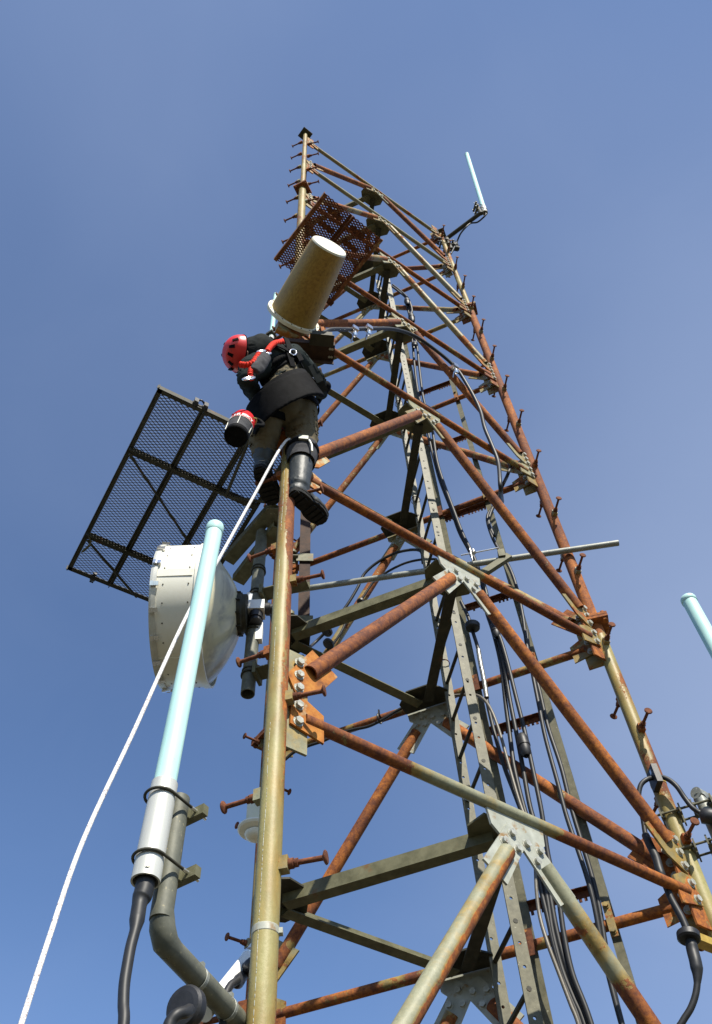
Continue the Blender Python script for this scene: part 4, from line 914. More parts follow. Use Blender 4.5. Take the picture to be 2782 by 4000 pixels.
# nearest antenna's feeder
a = lambda x, y, d: ath(400+x*.5226, 2800+y*.5226, d)
m = MB(); pts = curve([zz(O1, zo0+0.07), zz(O1, zo0+0.02), zz(O1, zo0-0.03), a(283, 1380, 2.02), a(262, 1500, 2.01), a(246, 1590, 2.0), a(212, 1720, 1.99), a(188, 1850, 1.98), a(165, 2000, 1.97), a(158, 2150, 1.96), a(160, 2296, 1.95), zz(a(160, 2296, 1.95), 0.3), zz(a(160, 2296, 1.95), GROUND+0.02)], 8)
rr = []
for i in range(len(pts)):
    rr.append(0.0235 if i < 22 else (0.020 if i < 28 else (0.0195 if i < 38 else 0.0118)))
rr = [0.0235 if i <= 20 else (0.0235-0.0055*(i-20)/6 if i <= 26 else (0.018 if i <= 34 else (0.018-0.005*(i-34)/6 if i <= 40 else 0.0125))) for i in range(len(pts))]
m.tube(pts, rr, 14); tag(m.build('feeder_cable', M_CABLE), 'black feeder with a thick boot hanging from the nearest cyan antenna', 'cable')
gq = ath(728, 3938, 2.02); gax = V((-0.35, -0.85, -0.1))
m = MB(); m.lathe([(0.0, 0.018), (0.030, 0.018), (0.041, 0.016), (0.046, 0.009), (0.046, -0.009), (0.041, -0.018), (0.0, -0.018)], gq, gax, 28); tag(m.build('hanger_grommet', M_RUBBER), 'round black rubber grommet clamped under the cranked pipe at the bottom left', 'grommet')
cable([ath(740, 3945, 1.97), ath(722, 3955, 1.95), ath(690, 3965, 1.94), ath(665, 3995, 1.94), ath(655, 4040, 1.94), V((-0.40, 1.87, 0.5)), V((-0.36, 1.9, GROUND+0.02))], 0.013, 'black cable coming out of the round grommet at the bottom left')
# right leg: looped feeder, its hanger and the boot below
a = lambda x, y, d: ath(2400+x*.3485, 2950+y*.3485, d)
cf = cable([a(470, 1160, 3.93), a(395, 1020, 3.93), a(352, 900, 3.94), a(318, 700, 3.94), a(288, 570, 3.93), a(274, 460, 3.92), a(300, 330, 3.92), a(360, 275, 3.93), a(430, 253, 3.95), a(520, 243, 3.95), a(610, 275, 3.95), a(700, 350, 3.95), a(790, 480, 3.96), a(880, 590, 3.96), a(960, 645, 3.97), a(1050, 672, 3.97)], 0.0125, 'black feeder looping over a hanger on the right leg to its side pipe')
m = MB(); c = a(455, 255, 3.96); m.box(c, V((1, 0.1, 0)), V((0.1, -1, 0)), ZUP, (0.03, 0.09, 0.11)); m.build('hanger', M_RUBBER, cf)
m = MB(); m.box(a(438, 190, 3.95), V((1, 0, 0)), V((0, 1, 0)), ZUP, (0.03, 0.02, 0.025)); m.build('hanger_pin', M_BRIGHT, cf)
m = MB(); m.lathe([(0.0395, -0.010), (0.0415, -0.008), (0.0415, 0.008), (0.0395, 0.010)], zz(LEG[1], a(520, 320, 4.04).z), ZUP, 24); m.build('band', M_YELLOW, cf)
m = MB(); c = a(1075, 690, 3.97); m.shell([(0.0, -0.05), (0.035, -0.04), (0.04, 0.0), (0.03, 0.05), (0.0, 0.055)], c, V((0.8, -0.2, -0.3)), 16); m.build('boot', M_RUBBER, cf)
pts = [a(352, 900, 3.94), a(400, 1010, 3.9), a(470, 1150, 3.88), a(510, 1290, 3.86), a(565, 1430, 3.86), a(640, 1610, 3.86), a(700, 1720, 3.86), a(760, 1830, 3.86), a(825, 1990, 3.86), a(855, 2080, 3.86), a(880, 2200, 3.86)]
e = lambda x, y: ath(1800+x*.615, 2800+y*.615, 3.85)
pts += [e(1492, 1560), e(1503, 1640), e(1495, 1750), e(1462, 1850), e(1410, 1935), e(1380, 2010), V((1.0, 3.6, GROUND+0.02))]
pp = curve(pts, 8)
rr = [0.019 if i < 28 else (0.0155 if i < 66 else (0.0155+0.0095*(i-66)/10 if i < 76 else (0.025 if i < 92 else (max(0.0135, 0.025-0.0115*(i-92)/8))))) for i in range(len(pp))]
m = MB(); m.tube(pp, rr, 12); bt = tag(m.build('feeder_cable', M_CABLE), 'black feeder with a fat tapered boot below a grommet at the right leg', 'cable')
m = MB(); c = a(832, 2030, 3.86); m.lathe([(0.0, 0.02), (0.040, 0.02), (0.048, 0.012), (0.048, -0.012), (0.040, -0.02), (0.0, -0.02)], c, V((0.2, 0.1, 1)), 24); m.build('hanger_grommet', M_RUBBER, bt)
m = MB(); t = zz(LEG[1], c.z)-c; t.z = 0; t.normalize(); m.box(c+t*0.095, t, ZUP.cross(t), ZUP, (0.13, 0.05, 0.035)); m.lathe([(0.0395, -0.012), (0.042, -0.010), (0.042, 0.010), (0.0395, 0.012)], zz(LEG[1], c.z), ZUP, 24); m.build('hanger_arm', M_YELLOW, bt)
# lead of the highest antenna
cable([zz(O3, e3.z+0.07), zz(O3, e3.z-0.02), atz(1888, 850, ZB+0.10), atz(1865, 868, ZB+0.1), atz(1840, 872, ZB+0.1), atz(1820, 888, ZB), atz(1800, 912, ZB-0.05), atz(1785, 945, ZB-0.12), zz(LEG[1], ZB-0.6)+V((0.04, 0, 0))], 0.0115, 'thin black lead drooping from the highest cyan antenna to the leg top')

# ================================================================== the climber
def organic(name, m, mtl, parent, vox=0.011, it=6, wr=0.0, wsc=9.0, dirn=None, seed=0.0, stretch=(1, 1, 1), folds=()):
    """melt overlapping forms into one skin, smooth it, and wrinkle it"""
    tmp = m.build(name+'_raw', mtl, None); tmp_mesh = tmp.data
    r = tmp.modifiers.new('r', 'REMESH'); r.mode = 'VOXEL'; r.voxel_size = vox; r.use_smooth_shade = True
    s2 = tmp.modifiers.new('s', 'SMOOTH'); s2.factor = 0.5; s2.iterations = it
    dg = bpy.context.evaluated_depsgraph_get(); dg.update()
    me = bpy.data.meshes.new_from_object(tmp.evaluated_get(dg)); loc = tmp.location.copy()
    bpy.data.objects.remove(tmp); bpy.data.meshes.remove(tmp_mesh)
    o0 = ORG[parent.name]
    for v in me.vertices: 
        p = v.co + loc
        if wr:
            q2 = V((p.x*stretch[0], p.y*stretch[1], p.z*stretch[2]))*wsc + V((seed, seed*1.7, 0))
            f = (0.30-abs(noise.noise(q2)))*1.1 + noise.noise(q2*1.7+V((3, 7, 1)))*0.5 + (0.25-abs(noise.noise(q2*2.6)))*0.25
            for fc, fa, fl in folds:             # cloth bunched round a joint
                d = p-fc; h = d.dot(fa); g = math.exp(-(h/fl)**2)*math.exp(-(max(0, (d-fa*h).length-0.1)/0.05)**2)
                f += g*0.62*math.sin(h*95+1.5*noise.noise(p*6)+1.1*math.sin(math.atan2(d.x, d.y)*2))
            p = p + v.normal*(f*wr)
        v.co = p - o0
    me.name = name; me.materials.clear(); me.materials.append(mtl)
    me.polygons.foreach_set('use_smooth', [True]*len(me.polygons))
    o = bpy.data.objects.new(name, me); col.objects.link(o); o.parent = parent; ORG[o.name] = o0
    return o
# joints, seen from below and behind
hipR, hipL = ath(1166, 1560, 2.24), ath(1046, 1590, 2.22)
pel = (hipR+hipL)/2
waist = ath(1098, 1462, 2.17); chest = ath(1066, 1408, 2.12); neck = ath(1008, 1374, 2.10)
shR, shL = ath(1144, 1390, 2.15), ath(980, 1442, 2.09)
kneR, kneL = ath(1184, 1732, 2.36), ath(1028, 1742, 2.39)
ankR, ankL = ath(1170, 1893, 2.37), ath(1034, 1805, 2.43)
elR, elL = ath(1236, 1478, 2.32), ath(962, 1478, 2.10)
wrR, wrL = ath(1256, 1538, 2.50), ath(1005, 1560, 2.34)
heelR, toeR = ath(1141, 1920, 2.35), ath(1226, 1985, 2.47)
heelL, toeL = ath(1010, 1822, 2.40), ath(1074, 1940, 2.62)
soleR = 3.72; soleL = 4.015
head = ath(944, 1384, 2.10)
man = thing('person', tuple(pel), 'climber in a red helmet, dark jacket and olive trousers leaning left on the mast', 'person')
lat = (shR-shL).normalized(); spine = (neck-pel).normalized(); fw_ = lat.cross(spine)
fw_ = fw_ if fw_.y > 0 else -fw_; fw_.normalize()
plat = (hipR-hipL).normalized()
def F(a, b2, t): return a.lerp(b2, t)
# --- one continuous body under the clothes, with face and two five-fingered hands
m = MB()
m.loft([(pel-spine*0.04, plat, fw_, 0.09, 0.075), (pel, plat, fw_, 0.115, 0.085), (waist, lat, fw_, 0.115, 0.085), (chest, lat, fw_, 0.14, 0.095), (F(chest, neck, 0.6), lat, fw_, 0.12, 0.085), (F(chest, neck, 0.85), lat, fw_, 0.06, 0.06)])
m.limb([neck-(neck-chest)*0.2, neck, head], [0.055, 0.052, 0.055], 12)
hd = (head-neck).normalized(); faced = (V((-0.35, 0.62, -0.6))).normalized(); faced = (faced-hd*faced.dot(hd)).normalized(); hs_ = hd.cross(faced)
m.ball(head+hd*0.012, (0.058, 0.072, 0.074), 16, (hs_, faced, hd))
m.ball(head+faced*0.06-hd*0.035, (0.05, 0.045, 0.055), 12, (hs_, faced, hd))
m.limb([head+faced*0.088+hd*0.015, head+faced*0.108-hd*0.012], [0.011, 0.015], 8)               # nose
m.ball(head+faced*0.098-hd*0.043, (0.024, 0.010, 0.009), 10, (hs_, faced, hd))                   # mouth
for s2 in (-1, 1):
    m.ball(head+hs_*(s2*0.032)+faced*0.083+hd*0.022, 0.014, 8); m.ball(head+hs_*(s2*0.077)+hd*0.005, (0.011, 0.026, 0.034), 10, (hs_, faced, hd))
for a, b2, c in ((hipR, kneR, ankR), (hipL, kneL, ankL)): m.limb([a, F(a, b2, .5), b2], [0.068, 0.064, 0.052]); m.limb([b2, F(b2, c, .35), c], [0.054, 0.052, 0.036])
m.limb([ankR, F(heelR, toeR, .5)+ZUP*0.03, toeR], [0.036, 0.036, 0.028]); m.limb([ankL, F(heelL, toeL, .5)+ZUP*0.03, toeL], [0.036, 0.036, 0.028])
def hand(mm, wr_, d, pn, side, curl, k=1.0):
    """palm, four bent fingers of their own lengths, and a thumb from the side of the palm"""
    d, pn = d.normalized(), pn.normalized(); sd = d.cross(pn)*side; pc = wr_+d*0.045
    mm.ball(pc, (0.042*k, 0.050*k, 0.019*k), 12, (sd, d, pn)); mm.limb([wr_-d*0.03, wr_, pc], [0.028*k, 0.026*k, 0.020*k], 10)
    for i, ln in enumerate((0.072, 0.080, 0.074, 0.058)):
        b0 = wr_+d*0.085+sd*((1.5-i)*0.0215); p = b0; dirv = d.copy(); pts = [wr_+d*0.055+sd*((1.5-i)*0.019), b0]
        for j in range(3):
            an = curl*(0.75+0.12*j); dirv = (dirv*math.cos(an)+pn*math.sin(an)).normalized(); pn_ = pn
            p = p+dirv*(ln*(0.46, 0.31, 0.23)[j]); pts.append(p)
            pn = (pn_ - dirv*pn_.dot(dirv)).normalized()
        pn = (sd.cross(d)*side).normalized()
        mm.limb(pts, [0.0105*k, 0.0098*k, 0.0092*k, 0.0085*k, 0.0075*k], 8)
    tb = wr_+d*0.02+sd*0.03
    mm.limb([tb, tb+d*0.025+sd*0.022+pn*0.010, tb+d*0.055+sd*0.020+pn*0.030, tb+d*0.068+sd*0.006+pn*0.045], [0.014*k, 0.012*k, 0.0105*k, 0.009*k], 8)
for s_, e_, w_ in ((shR, elR, wrR), (shL, elL, wrL)): m.limb([s_, F(s_, e_, .5), e_], [0.052, 0.045, 0.038]); m.limb([e_, w_], [0.038, 0.026])
dR, dL = (V((-0.35, 0.7, 0.25))), (V((0.55, 0.75, -0.1)))
hand(m, wrR, dR, V((-0.9, -0.4, 0.1)), 1, 0.75); hand(m, wrL, dL, V((0.6, -0.5, -0.3)), -1, 0.75)
organic('body', m, M_SKIN, man, 0.007, 2)
# --- trousers
m = MB()
m.loft([(pel-spine*0.06, plat, fw_, 0.140, 0.115), (pel-spine*0.02, plat, fw_, 0.156, 0.124), (F(pel, waist, .5), F(plat, lat, .5).normalized(), fw_, 0.150, 0.118), (waist+spine*0.0, lat, fw_, 0.138, 0.110)])
m.ball(pel-spine*0.03, 0.115)
for a, b2, c, kk in ((hipR, kneR, ankR, 1.0), (hipL, kneL, ankL, 0.93)):
    m.limb([a-ZUP*0.0, F(a, b2, .3), F(a, b2, .7), b2], [0.097*kk*kk, 0.100*kk, 0.092*kk, 0.080*kk]); m.limb([b2, F(b2, c, .4)], [0.079*kk, 0.070*kk])
organic('trousers', m, M_TROUS, man, 0.008, 2, 0.010, 9.0, seed=2.0, stretch=(0.6, 0.6, 2.6), folds=[(F(kneR, hipR, .22), (hipR-kneR).normalized(), 0.13), (F(kneL, hipL, .22), (hipL-kneL).normalized(), 0.13)])
# --- jacket, with its sleeves and hood
m = MB()
m.loft([(F(pel, waist, .72), lat, fw_, 0.146, 0.115), (waist, lat, fw_, 0.134, 0.106), (F(waist, chest, .5), lat, fw_, 0.140, 0.110), (chest, lat, fw_, 0.150, 0.110), (F(chest, neck, .5), lat, fw_, 0.140, 0.100), (F(chest, neck, .85), lat, fw_, 0.098, 0.085)])
for s_, e_, w_ in ((shR, elR, wrR), (shL, elL, wrL)):
    m.limb([F(s_, chest, .35), s_, F(s_, e_, .5), e_], [0.080, 0.073, 0.060, 0.052]); m.limb([e_, F(e_, w_, .6), w_], [0.052, 0.046, 0.040])
organic('jacket', m, M_JACKET, man, 0.008, 2, 0.010, 8.0, seed=5.0, stretch=(1.0, 1.0, 1.7), folds=[(elR, (shR-elR).normalized(), 0.09), (elL, (shL-elL).normalized(), 0.09), (waist, spine, 0.06)])
m = MB(); hc = F(neck, head, 0.22)
m.ball(hc-spine*0.012-fw_*0.040, (0.104, 0.085, 0.092), 18, (lat, fw_, spine)); m.ball(F(neck, head, .55)-fw_*0.012, (0.094, 0.09, 0.090), 16, (lat, fw_, spine)); m.ball(F(chest, neck, .75)-fw_*0.04, (0.095, 0.06, 0.06), 14, (lat, fw_, spine))
organic('hood', m, M_HOOD, man, 0.009, 5, 0.007, 10.0, seed=9.0)
m = MB(); hand(m, wrR, dR, V((-0.9, -0.4, 0.1)), 1, 0.75, 1.22); m.limb([wrR-dR.normalized()*0.07, wrR], [0.038, 0.034]); organic('glove', m, M_BLACK, man, 0.0055, 1)
m = MB(); hand(m, wrL, dL, V((0.6, -0.5, -0.3)), -1, 0.75, 1.22); m.limb([wrL-dL.normalized()*0.07, wrL], [0.038, 0.034]); organic('glove', m, M_BLACK, man, 0.0055, 1)
# --- helmet: crown points left and down, away from the neck
hax = (ath(898, 1374, 2.08)-F(neck, head, .75)); hax = (hax.normalized()*0.9 + ZUP*0.25).normalized()
hf = (faced-hax*faced.dot(hax)).normalized(); hsd = hax.cross(hf); hc = head+hax*0.018
HR = (0.089, 0.106, 0.094)
m = MB(); vs = []; nr, ns = 16, 40
for i in range(nr+1):
    t = (math.pi*0.53)*i/nr
    for k in range(ns):
        a = 2*math.pi*k/ns
        rx, ry, rz = HR
        brim = 1+0.05*max(0, (i-14)/2)
        vs.append(hc + hsd*(rx*brim*math.sin(t)*math.cos(a)) + hf*(ry*brim*math.sin(t)*math.sin(a)) + hax*(rz*math.cos(t)))
m.add(vs, [[i*ns+k, i*ns+(k+1) % ns, (i+1)*ns+(k+1) % ns, (i+1)*ns+k] for i in range(nr) for k in range(ns)], True)
hm = m.build('helmet', M_RED, man)
so = hm.modifiers.new('t', 'SOLIDIFY'); so.thickness = 0.006; so.offset = -1
def hp(t, a, s2=1.0): return hc + hsd*(HR[0]*s2*math.sin(t)*math.cos(a)) + hf*(HR[1]*s2*math.sin(t)*math.sin(a)) + hax*(HR[2]*s2*math.cos(t))
cd = (-hc); cd = (cd-hax*cd.dot(hax)).normalized(); ac = math.atan2(cd.dot(hf)/HR[1], cd.dot(hsd)/HR[0])
for da, t in ((-0.95, 0.95), (-0.42, 0.72), (0.25, 0.72), (0.82, 0.95), (math.pi-0.5, 0.8), (math.pi+0.5, 0.8)):
    m = MB(); a = ac+da; c = hp(t, a); n_ = (hp(t, a, 1.1)-c).normalized(); d1 = (hp(t+0.1, a)-c).normalized(); d2_ = n_.cross(d1)
    m.prism([(-0.017, -0.007), (0.017, -0.010), (0.017, 0.010), (-0.017, 0.007)], c+n_*0.0005, d1, d2_, 0.006); m.build('vent', M_BLACK, hm)
m = MB(); m.tube([hp(1.64, 2*math.pi*i/40, 1.02) for i in range(41)], 0.0045, 6); m.build('rim', M_BLACK, hm)
m = MB(); a = ac+1.25; c = hp(1.2, a); n_ = (hp(1.2, a, 1.1)-c).normalized(); m.box(c, n_, n_.cross(hax), hax, (0.014, 0.035, 0.02)); m.build('lamp_clip', M_BLACK, hm)
m = MB(); m.tube(curve([hp(1.66, ac+1.4), head-hd*0.02+hs_*0.08, head-hd*0.09+faced*0.04]), 0.007, 8); m.build('chin_strap', M_BLACK, hm)
# --- boots
for ak, hl, to, sz, nm in ((ankR, heelR, toeR, soleR, 'R'), (ankL, heelL, toeL, soleL, 'L')):
    kn = kneR if nm == 'R' else kneL
    dv2 = (zz(to, 0)-zz(hl, 0)).normalized(); L = 0.25; hl0 = zz(hl, sz); sd2 = dv2.cross(ZUP)
    m = MB()
    top = F(kn, ak, 0.30 if nm == 'R' else 0.42)
    m.limb([top, F(top, ak, .5), ak, hl0+dv2*0.055+ZUP*0.085], [0.062, 0.061, 0.052, 0.052], 16)
    for s3, zr, hr, wdt in ((0.045, 0.05, 0.046, 0.047), (0.10, 0.058, 0.05, 0.048), (0.145, 0.05, 0.045, 0.056), (0.180, 0.042, 0.036, 0.058), (0.203, 0.036, 0.030, 0.052)):
        m.ball(hl0+dv2*s3+ZUP*zr, (0.055, wdt, hr), 14, (dv2, sd2, ZUP))
    bo = organic('boot', m, M_BOOT, man, 0.007, 3, 0.003, 16, seed=4.0)
    m = MB(); out_ = []
    for i in range(25):
        t = math.pi*2*i/25; x = 0.120-0.126*math.cos(t); ww = 0.060 if x > 0.13 else 0.050
        ww *= 1.0-0.14*math.exp(-((x-0.12)/0.05)**2); out_.append((x, ww*math.copysign(abs(math.sin(t))**0.75, math.sin(t))))
    m.prism(out_, hl0+ZUP*0.012, dv2, sd2, 0.022); m.prism([(q[0]*0.985+0.002, q[1]*1.06) for q in out_], hl0+ZUP*0.028, dv2, sd2, 0.010)
    for i in range(8):
        if i in (3,): continue
        x = 0.016+0.0295*i; m.box(hl0+dv2*x-ZUP*0.003, dv2, sd2, ZUP, (0.020, 0.070 if x > .1 else 0.058, 0.010))
    m.build('sole', M_SOLE, bo)
    if nm == 'R':
        m = MB(); g0, g1_ = F(kn, ak, 0.14), F(kn, ak, 0.50); ga = (g1_-g0).normalized(); m.shell([(0.084, 0.0), (0.087, 0.02), (0.080, (g1_-g0).length*0.7), (0.074, (g1_-g0).length)], g0, ga, 28); gt = m.build('gaiter', M_GREY, man)
        m = MB(); m.shell([(0.089, 0.020), (0.092, 0.025), (0.091, 0.052), (0.088, 0.056)], g0, ga, 28); m.build('strap', M_BLACK, gt)
        cc = -(g0); cc = (cc-ga*cc.dot(ga)).normalized(); sc_ = ga.cross(cc)
        m = MB(); m.box(g0+ga*0.04+cc*0.092, ga, sc_, cc, (0.034, 0.05, 0.012)); m.build('buckle', M_GALV, gt)
        m = MB(); c = g0+ga*0.045+(cc*0.86+V((0.5, 0, 0))).normalized()*0.091; nn = (cc*0.86+V((0.5, 0, 0))).normalized(); m.box(c, ga, ga.cross(nn), nn, (0.032, 0.046, 0.010)); m.build('badge', M_GREY, gt)
        m = MB(); m.tube(curve([g0+ga*0.06+cc*0.093-sc_*0.03, g0+ga*0.10+cc*0.088-sc_*0.045, g0+ga*0.15+cc*0.080-sc_*0.05]), 0.006, 6); m.build('loop', M_WHITE, gt)
# --- harness: padded hip belt with a seat pad, back belt, braces, loops
har = MB(); bl = F(pel, waist, .30); bx = plat
def band(mm, c, a, b2, right, front, upv, h, lo=0.0, hi=2*math.pi, grow=0.0, th=0.008, n=36):
    for i in range(n):
        t0, t1 = lo+(hi-lo)*i/n, lo+(hi-lo)*(i+1)/n; q = []
        for t in (t0, t1):
            for r_ in (0, th):
                for hh in (-h/2, h/2):
                    q.append(c + right*((a+r_+grow*(0.5-hh/h))*math.cos(t)) + front*((b2+r_+grow*(0.5-hh/h))*math.sin(t)) + upv*hh)
        mm.add(q, [[0, 1, 5, 4], [2, 6, 7, 3], [1, 3, 7, 5], [0, 4, 6, 2]] + ([[0, 2, 3, 1]] if i == 0 else []) + ([[4, 5, 7, 6]] if i == n-1 else []), True)
bk0, bk1 = math.pi*0.98, math.pi*2.02
band(har, bl+spine*0.0, 0.166, 0.140, bx, fw_, spine, 0.085, 0, 2*math.pi, 0.006, 0.016, 48)
hn = har.build('harness', M_BLACK, man)
m = MB(); band(m, bl-spine*0.100-fw_*0.012-bx*0.040, 0.200, 0.155, bx, fw_, spine, 0.190, math.pi*0.88, math.pi*1.74, 0.016, 0.020, 34); organic('seat_pad', m, M_BLACK, hn, 0.007, 5)
m = MB(); band(m, F(waist, chest, .42), 0.146, 0.115, lat, fw_, spine, 0.042, 0, 2*math.pi, 0, 0.007, 48); m.build('waist_strap', M_BLACK, hn)
m = MB(); band(m, F(waist, chest, .02), 0.142, 0.112, lat, fw_, spine, 0.026, math.pi, 2*math.pi, 0, 0.006, 30); m.build('lower_strap', M_BLACK, hn)
def back(u_, s_, off=0.0): return F(waist, chest, s_) + lat*(0.144*math.cos(u_)) + fw_*((0.115+off)*math.sin(u_))
for u0, s0, u1_, s1 in ((math.pi*1.42, -0.5, math.pi*1.50, 0.55), (math.pi*1.72, -0.6, math.pi*1.58, 0.55), (math.pi*1.5, 0.55, math.pi*1.30, 1.5), (math.pi*1.54, 0.55, math.pi*1.70, 1.5)):
    m = MB(); pts = [back(u0+(u1_-u0)*i/8, s0+(s1-s0)*i/8, 0.012) for i in range(9)]
    for i in range(8): 
        t = (pts[i+1]-pts[i]).normalized(); nn = (pts[i]-F(waist, chest, .3)); nn = (nn-t*nn.dot(t)).normalized(); m.box((pts[i]+pts[i+1])/2, t, nn, t.cross(nn), ((pts[i+1]-pts[i]).length*1.06, 0.007, 0.036))
    m.build('webbing', M_BLACK, hn)
m = MB(); c = back(math.pi*1.56, 0.30, 0.022); m.tube([c + lat*(0.032*math.cos(a)) + spine*(0.022*math.sin(a)) for a in [math.pi*2*i/16 for i in range(17)]], 0.0045, 8); m.build('d_ring', M_BRIGHT, hn)
m = MB(); c = back(math.pi*1.66, -0.05, 0.018); m.box(c, lat, fw_, spine, (0.05, 0.03, 0.065)); m.build('buckle', M_BLACK, hn)
c = bl + bx*(0.200*math.cos(math.pi*1.72)) + fw_*(0.172*math.sin(math.pi*1.72)) - spine*0.05; nn = (c-bl).normalized()
m = MB(); m.box(c+nn*0.022, spine, spine.cross(nn), nn, (0.135, 0.095, 0.04)); m.box(c+nn*0.040+spine*0.035, spine, spine.cross(nn), nn, (0.065, 0.10, 0.012)); m.build('pouch', M_HOOD, hn)
for k, u_ in enumerate((math.pi*1.90, math.pi*1.97)):
    c = bl + bx*(0.205*math.cos(u_)) + fw_*(0.170*math.sin(u_)) - spine*0.02; nn = (c-bl).normalized(); t = spine.cross(nn)
    m = MB(); m.tube([c + nn*0.01 + t*(0.030*math.cos(a)) + (spine*0.75-nn*0.2)*(0.052*math.sin(a)) for a in [math.pi*2*i/18 for i in range(19)]], 0.0045, 8); m.build('carabiner', M_BRIGHT, hn)
m = MB(); c = bl + bx*(0.18*math.cos(math.pi*1.99)); m.tube(curve([c+spine*0.02, c+bx*0.05+fw_*0.03, zz(LEG[0], c.z)+V((0.10, 0.02, 0)), zz(LEG[0], c.z+0.01)+V((0.05, 0.09, 0))]), 0.008, 8); m.build('positioning_strap', M_BLACK, hn)
# leg loops
for hp_, kn_, kk in ((hipR, kneR, 0.112), (hipL, kneL, 0.106)):
    m = MB(); c = F(hp_, kn_, .22); t = (kn_-hp_).normalized(); m.shell([(kk-0.004, -0.02), (kk, -0.018), (kk, 0.018), (kk-0.004, 0.02)], c, t, 28); m.build('leg_loop', M_BLACK, hn)
# --- red energy absorbing lanyard across the back
def bungee(pts, r=0.0155):
    pp = curve(pts, 14); return pp, [r*(1+0.16*math.sin(i*1.15)) for i in range(len(pp))]
D_ = 1.96
lan = MB()
for pts in ([ath(938, 1424, D_), ath(960, 1426, D_-.01), ath(985, 1420, D_-.02), ath(1000, 1402, D_-.02), ath(1012, 1385, D_-.02)],
            [ath(1044, 1374, D_), ath(1056, 1356, D_+.01), ath(1072, 1342, D_+.03), ath(1092, 1337, D_+.06), ath(1105, 1334, D_+.12)]):
    pp, r_ = bungee(pts); lan.tube(pp, r_, 12)
ln = lan.build('lanyard', M_REDW, man)
m = MB(); a_, b_ = ath(1040, 1388, 1.955), ath(996, 1450, 1.955); t = (b_-a_); LL = t.length; t.normalize(); nv = -(a_+b_); nv = (nv-t*nv.dot(t)).normalized(); sv_ = t.cross(nv)
m.loft([(a_+t*(LL*f), sv_, nv, aa, bb) for f, aa, bb in ((-0.05, 0.024, 0.012), (0.05, 0.034, 0.022), (0.5, 0.040, 0.028), (0.8, 0.038, 0.026), (1.0, 0.028, 0.014))], 20)
organic('shock_pack', m, M_GREY, man, 0.006, 2, 0.004, 20, seed=1.5)
m = MB(); pp, r_ = bungee([ath(988, 1425, 1.955), ath(980, 1445, 1.955), ath(978, 1462, 1.96), ath(984, 1485, 1.98)], 0.013); m.tube(pp, r_, 10); m.build('strap_tail', M_REDW, ln)
for (x, y), s2 in (((1022, 1372), 1), ((1042, 1382), 1), ((972, 1478), 1.3)):
    c = ath(x, y, 1.955); m = MB(); t = V((0.6, 0.2, 0.7)).normalized(); w3 = V((0.7, -0.1, -0.6)).normalized()
    m.tube([c + t*(0.030*s2*math.cos(a)) + w3*(0.014*s2*math.sin(a)) for a in [math.pi*2*i/14 for i in range(15)]], 0.0052, 8); m.build('snap_hook', M_BRIGHT, ln)

# ================================================================== tool bucket, ropes, small bags
bq = ath(921, 1706, 2.12); BH = 0.21; bd = V((0.10, 0.10, 1)).normalized()
bag = thing('tool_bucket', tuple(bq), 'soft round tool bucket, grey with red top band, hanging beside the climber', 'tool bucket')
rb0, rb1 = 0.059, 0.062
m = MB(); m.lathe([(0, 0.0), (rb0*0.93, 0.0), (rb0, 0.006), (rb0*1.01, 0.03)], bq, bd, 32); m.build('base', M_BLACK, bag)
m = MB(); m.shell([(rb0*1.0, 0.028), (rb0*1.02, BH*0.28), (rb1, BH*0.55)], bq, bd, 32); m.build('side', M_GREY, bag)
m = MB(); m.shell([(rb1*1.012, BH*0.54), (rb1*1.02, BH*0.58), (rb1*1.0, BH*0.9), (rb1*0.93, BH), (rb1*0.86, BH)], bq, bd, 32); m.build('top_band', M_REDB, bag)
bt_ = bd.orthogonal().normalized(); bt2 = bd.cross(bt_); cv = -(bq+bd*BH*.5); cv = (cv-bd*cv.dot(bd)).normalized(); sv2 = bd.cross(cv)
m = MB()
for da in (-0.35, 0.95, 2.2, -1.6):
    rd = cv*math.cos(da)+sv2*math.sin(da); m.bar(bq+bd*0.03+rd*(rb0*1.03), bq+bd*BH*0.55+rd*(rb1*1.02), rd, 0.003, 0.003)
m.build('piping', M_WHITE, bag)
m = MB(); m.tube([bq+bd*BH*0.55+(cv*math.cos(a)+sv2*math.sin(a))*(rb1*1.022) for a in [2*math.pi*i/32 for i in range(33)]], 0.002, 6); m.build('rim_piping', M_WHITE, bag)
m = MB(); m.tube(curve([bq+bd*BH-sv2*rb1*0.9, bq+bd*(BH+0.09)-sv2*0.05+V((0.02, 0.04, 0)), bq+bd*(BH+0.13)+V((0.05, 0.06, 0)), bq+bd*(BH+0.08)+sv2*0.07+V((0.02, 0.03, 0)), bq+bd*BH+sv2*rb1*0.9]), 0.010, 8); m.build('handle', M_BLACK, bag)
m = MB(); m.tube(curve([bq+bd*BH*0.98+sv2*rb1+cv*0.01, bq+bd*BH*0.75+sv2*rb1*0.9+cv*0.06, bq+bd*BH*0.58+sv2*rb1*0.6+cv*0.075]), 0.004, 6); m.build('cord', M_YELLOW, bag)
fc = bpy.data.curves.new('lettering', 'FONT'); fc.body = 'HUSKY'; fc.size = 0.034; fc.align_x = 'CENTER'; fc.offset = 0.0012
fo = bpy.data.objects.new('lettering_text', fc); col.objects.link(fo)
dg = bpy.context.evaluated_depsgraph_get(); dg.update(); tm = bpy.data.meshes.new_from_object(fo.evaluated_get(dg)); bpy.data.objects.remove(fo)
m = MB(); vs = []
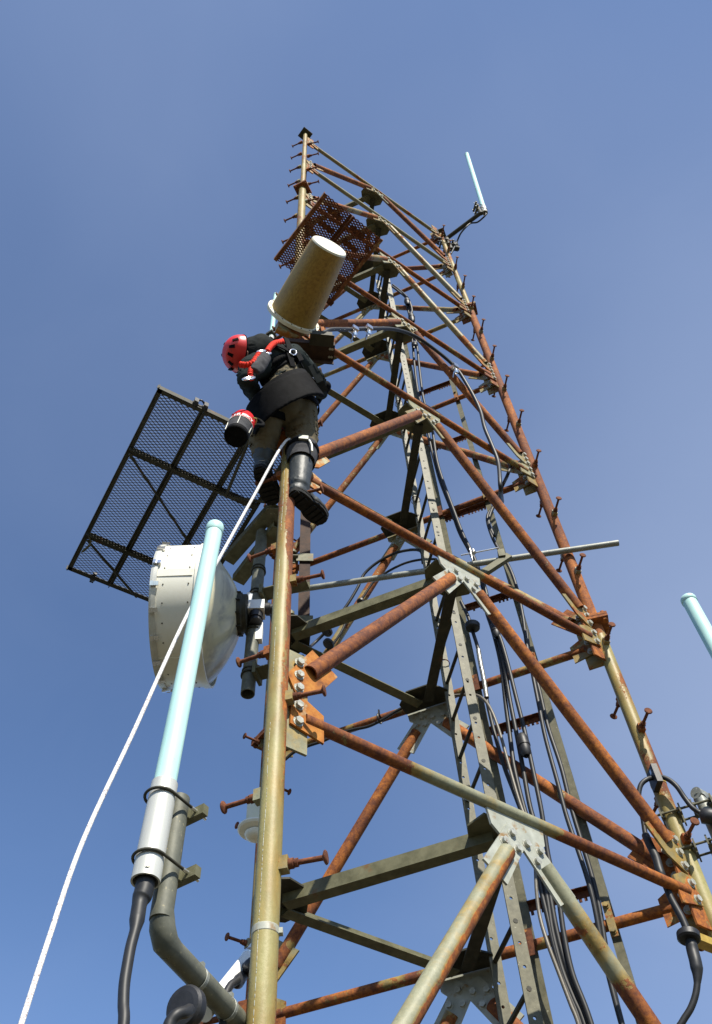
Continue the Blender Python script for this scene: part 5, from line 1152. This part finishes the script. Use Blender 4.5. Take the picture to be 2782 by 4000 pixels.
for v in tm.vertices:
    ang = (v.co.x)/rb1 - 0.10; rd = cv*math.cos(ang)+sv2*math.sin(ang); vs.append(bq + bd*(BH*0.60+v.co.y*1.0) + rd*(rb1*1.035))
m.add(vs, [list(p.vertices) for p in tm.polygons], False); bpy.data.meshes.remove(tm)
# the printed mark left of the word
vs = []
for i in range(6):
    pass
for x0, x1, y0, y1 in ((-0.080, -0.066, 0.002, 0.016), (-0.078, -0.062, 0.011, 0.021)):
    q = []
    for (x, y) in ((x0, y0), (x1, y0), (x1, y1), (x0, y1)):
        ang = x/rb1 - 0.10; rd = cv*math.cos(ang)+sv2*math.sin(ang); q.append(bq + bd*(BH*0.60+y) + rd*(rb1*1.036))
    m.add(q, [[0, 1, 2, 3]], False)
m.build('lettering', M_PRINT, bag)
# red bag clipped behind the climber's knees
rq = ath(1100, 1705, 2.46); rbg = thing('red_pouch', tuple(rq), 'small red pouch with a brass clip half hidden between the climber\'s legs', 'pouch')
m = MB(); m.ball(rq, (0.055, 0.045, 0.07), 14); organic('pouch_body', m, M_REDB, rbg, 0.008, 2, 0.006, 14)
m = MB(); c = rq+V((0.0, -0.03, 0.085)); m.tube([c+V((0.02*math.cos(a), 0, 0.028*math.sin(a))) for a in [2*math.pi*i/12 for i in range(13)]], 0.006, 6); m.build('clip', M_YELLOW, rbg)
# the white rope down to the left
r0 = ath(1118, 1722, 2.30); r1_ = ath(60, 4060, 2.25); rmid = F(r0, r1_, 0.5)-ZUP*0.0
pts = [r0+V((0.03, 0.05, 0.10)), r0] + [ath(*q) for q in ((985, 1950, 2.33), (854, 2186, 2.34), (731, 2404, 2.34), (523, 2857, 2.33), (314, 3310, 2.31), (190, 3670, 2.28), (85, 3995, 2.25), (60, 4075, 2.25))] + [V((-1.25, 1.9, 0.0)), V((-1.2, 1.85, GROUND+0.03))]
m = MB(); m.tube(curve(pts, 10), 0.0073, 10); tag(m.build('rope', M_ROPE), 'white braided rope slanting from the climber down to the lower left', 'rope')
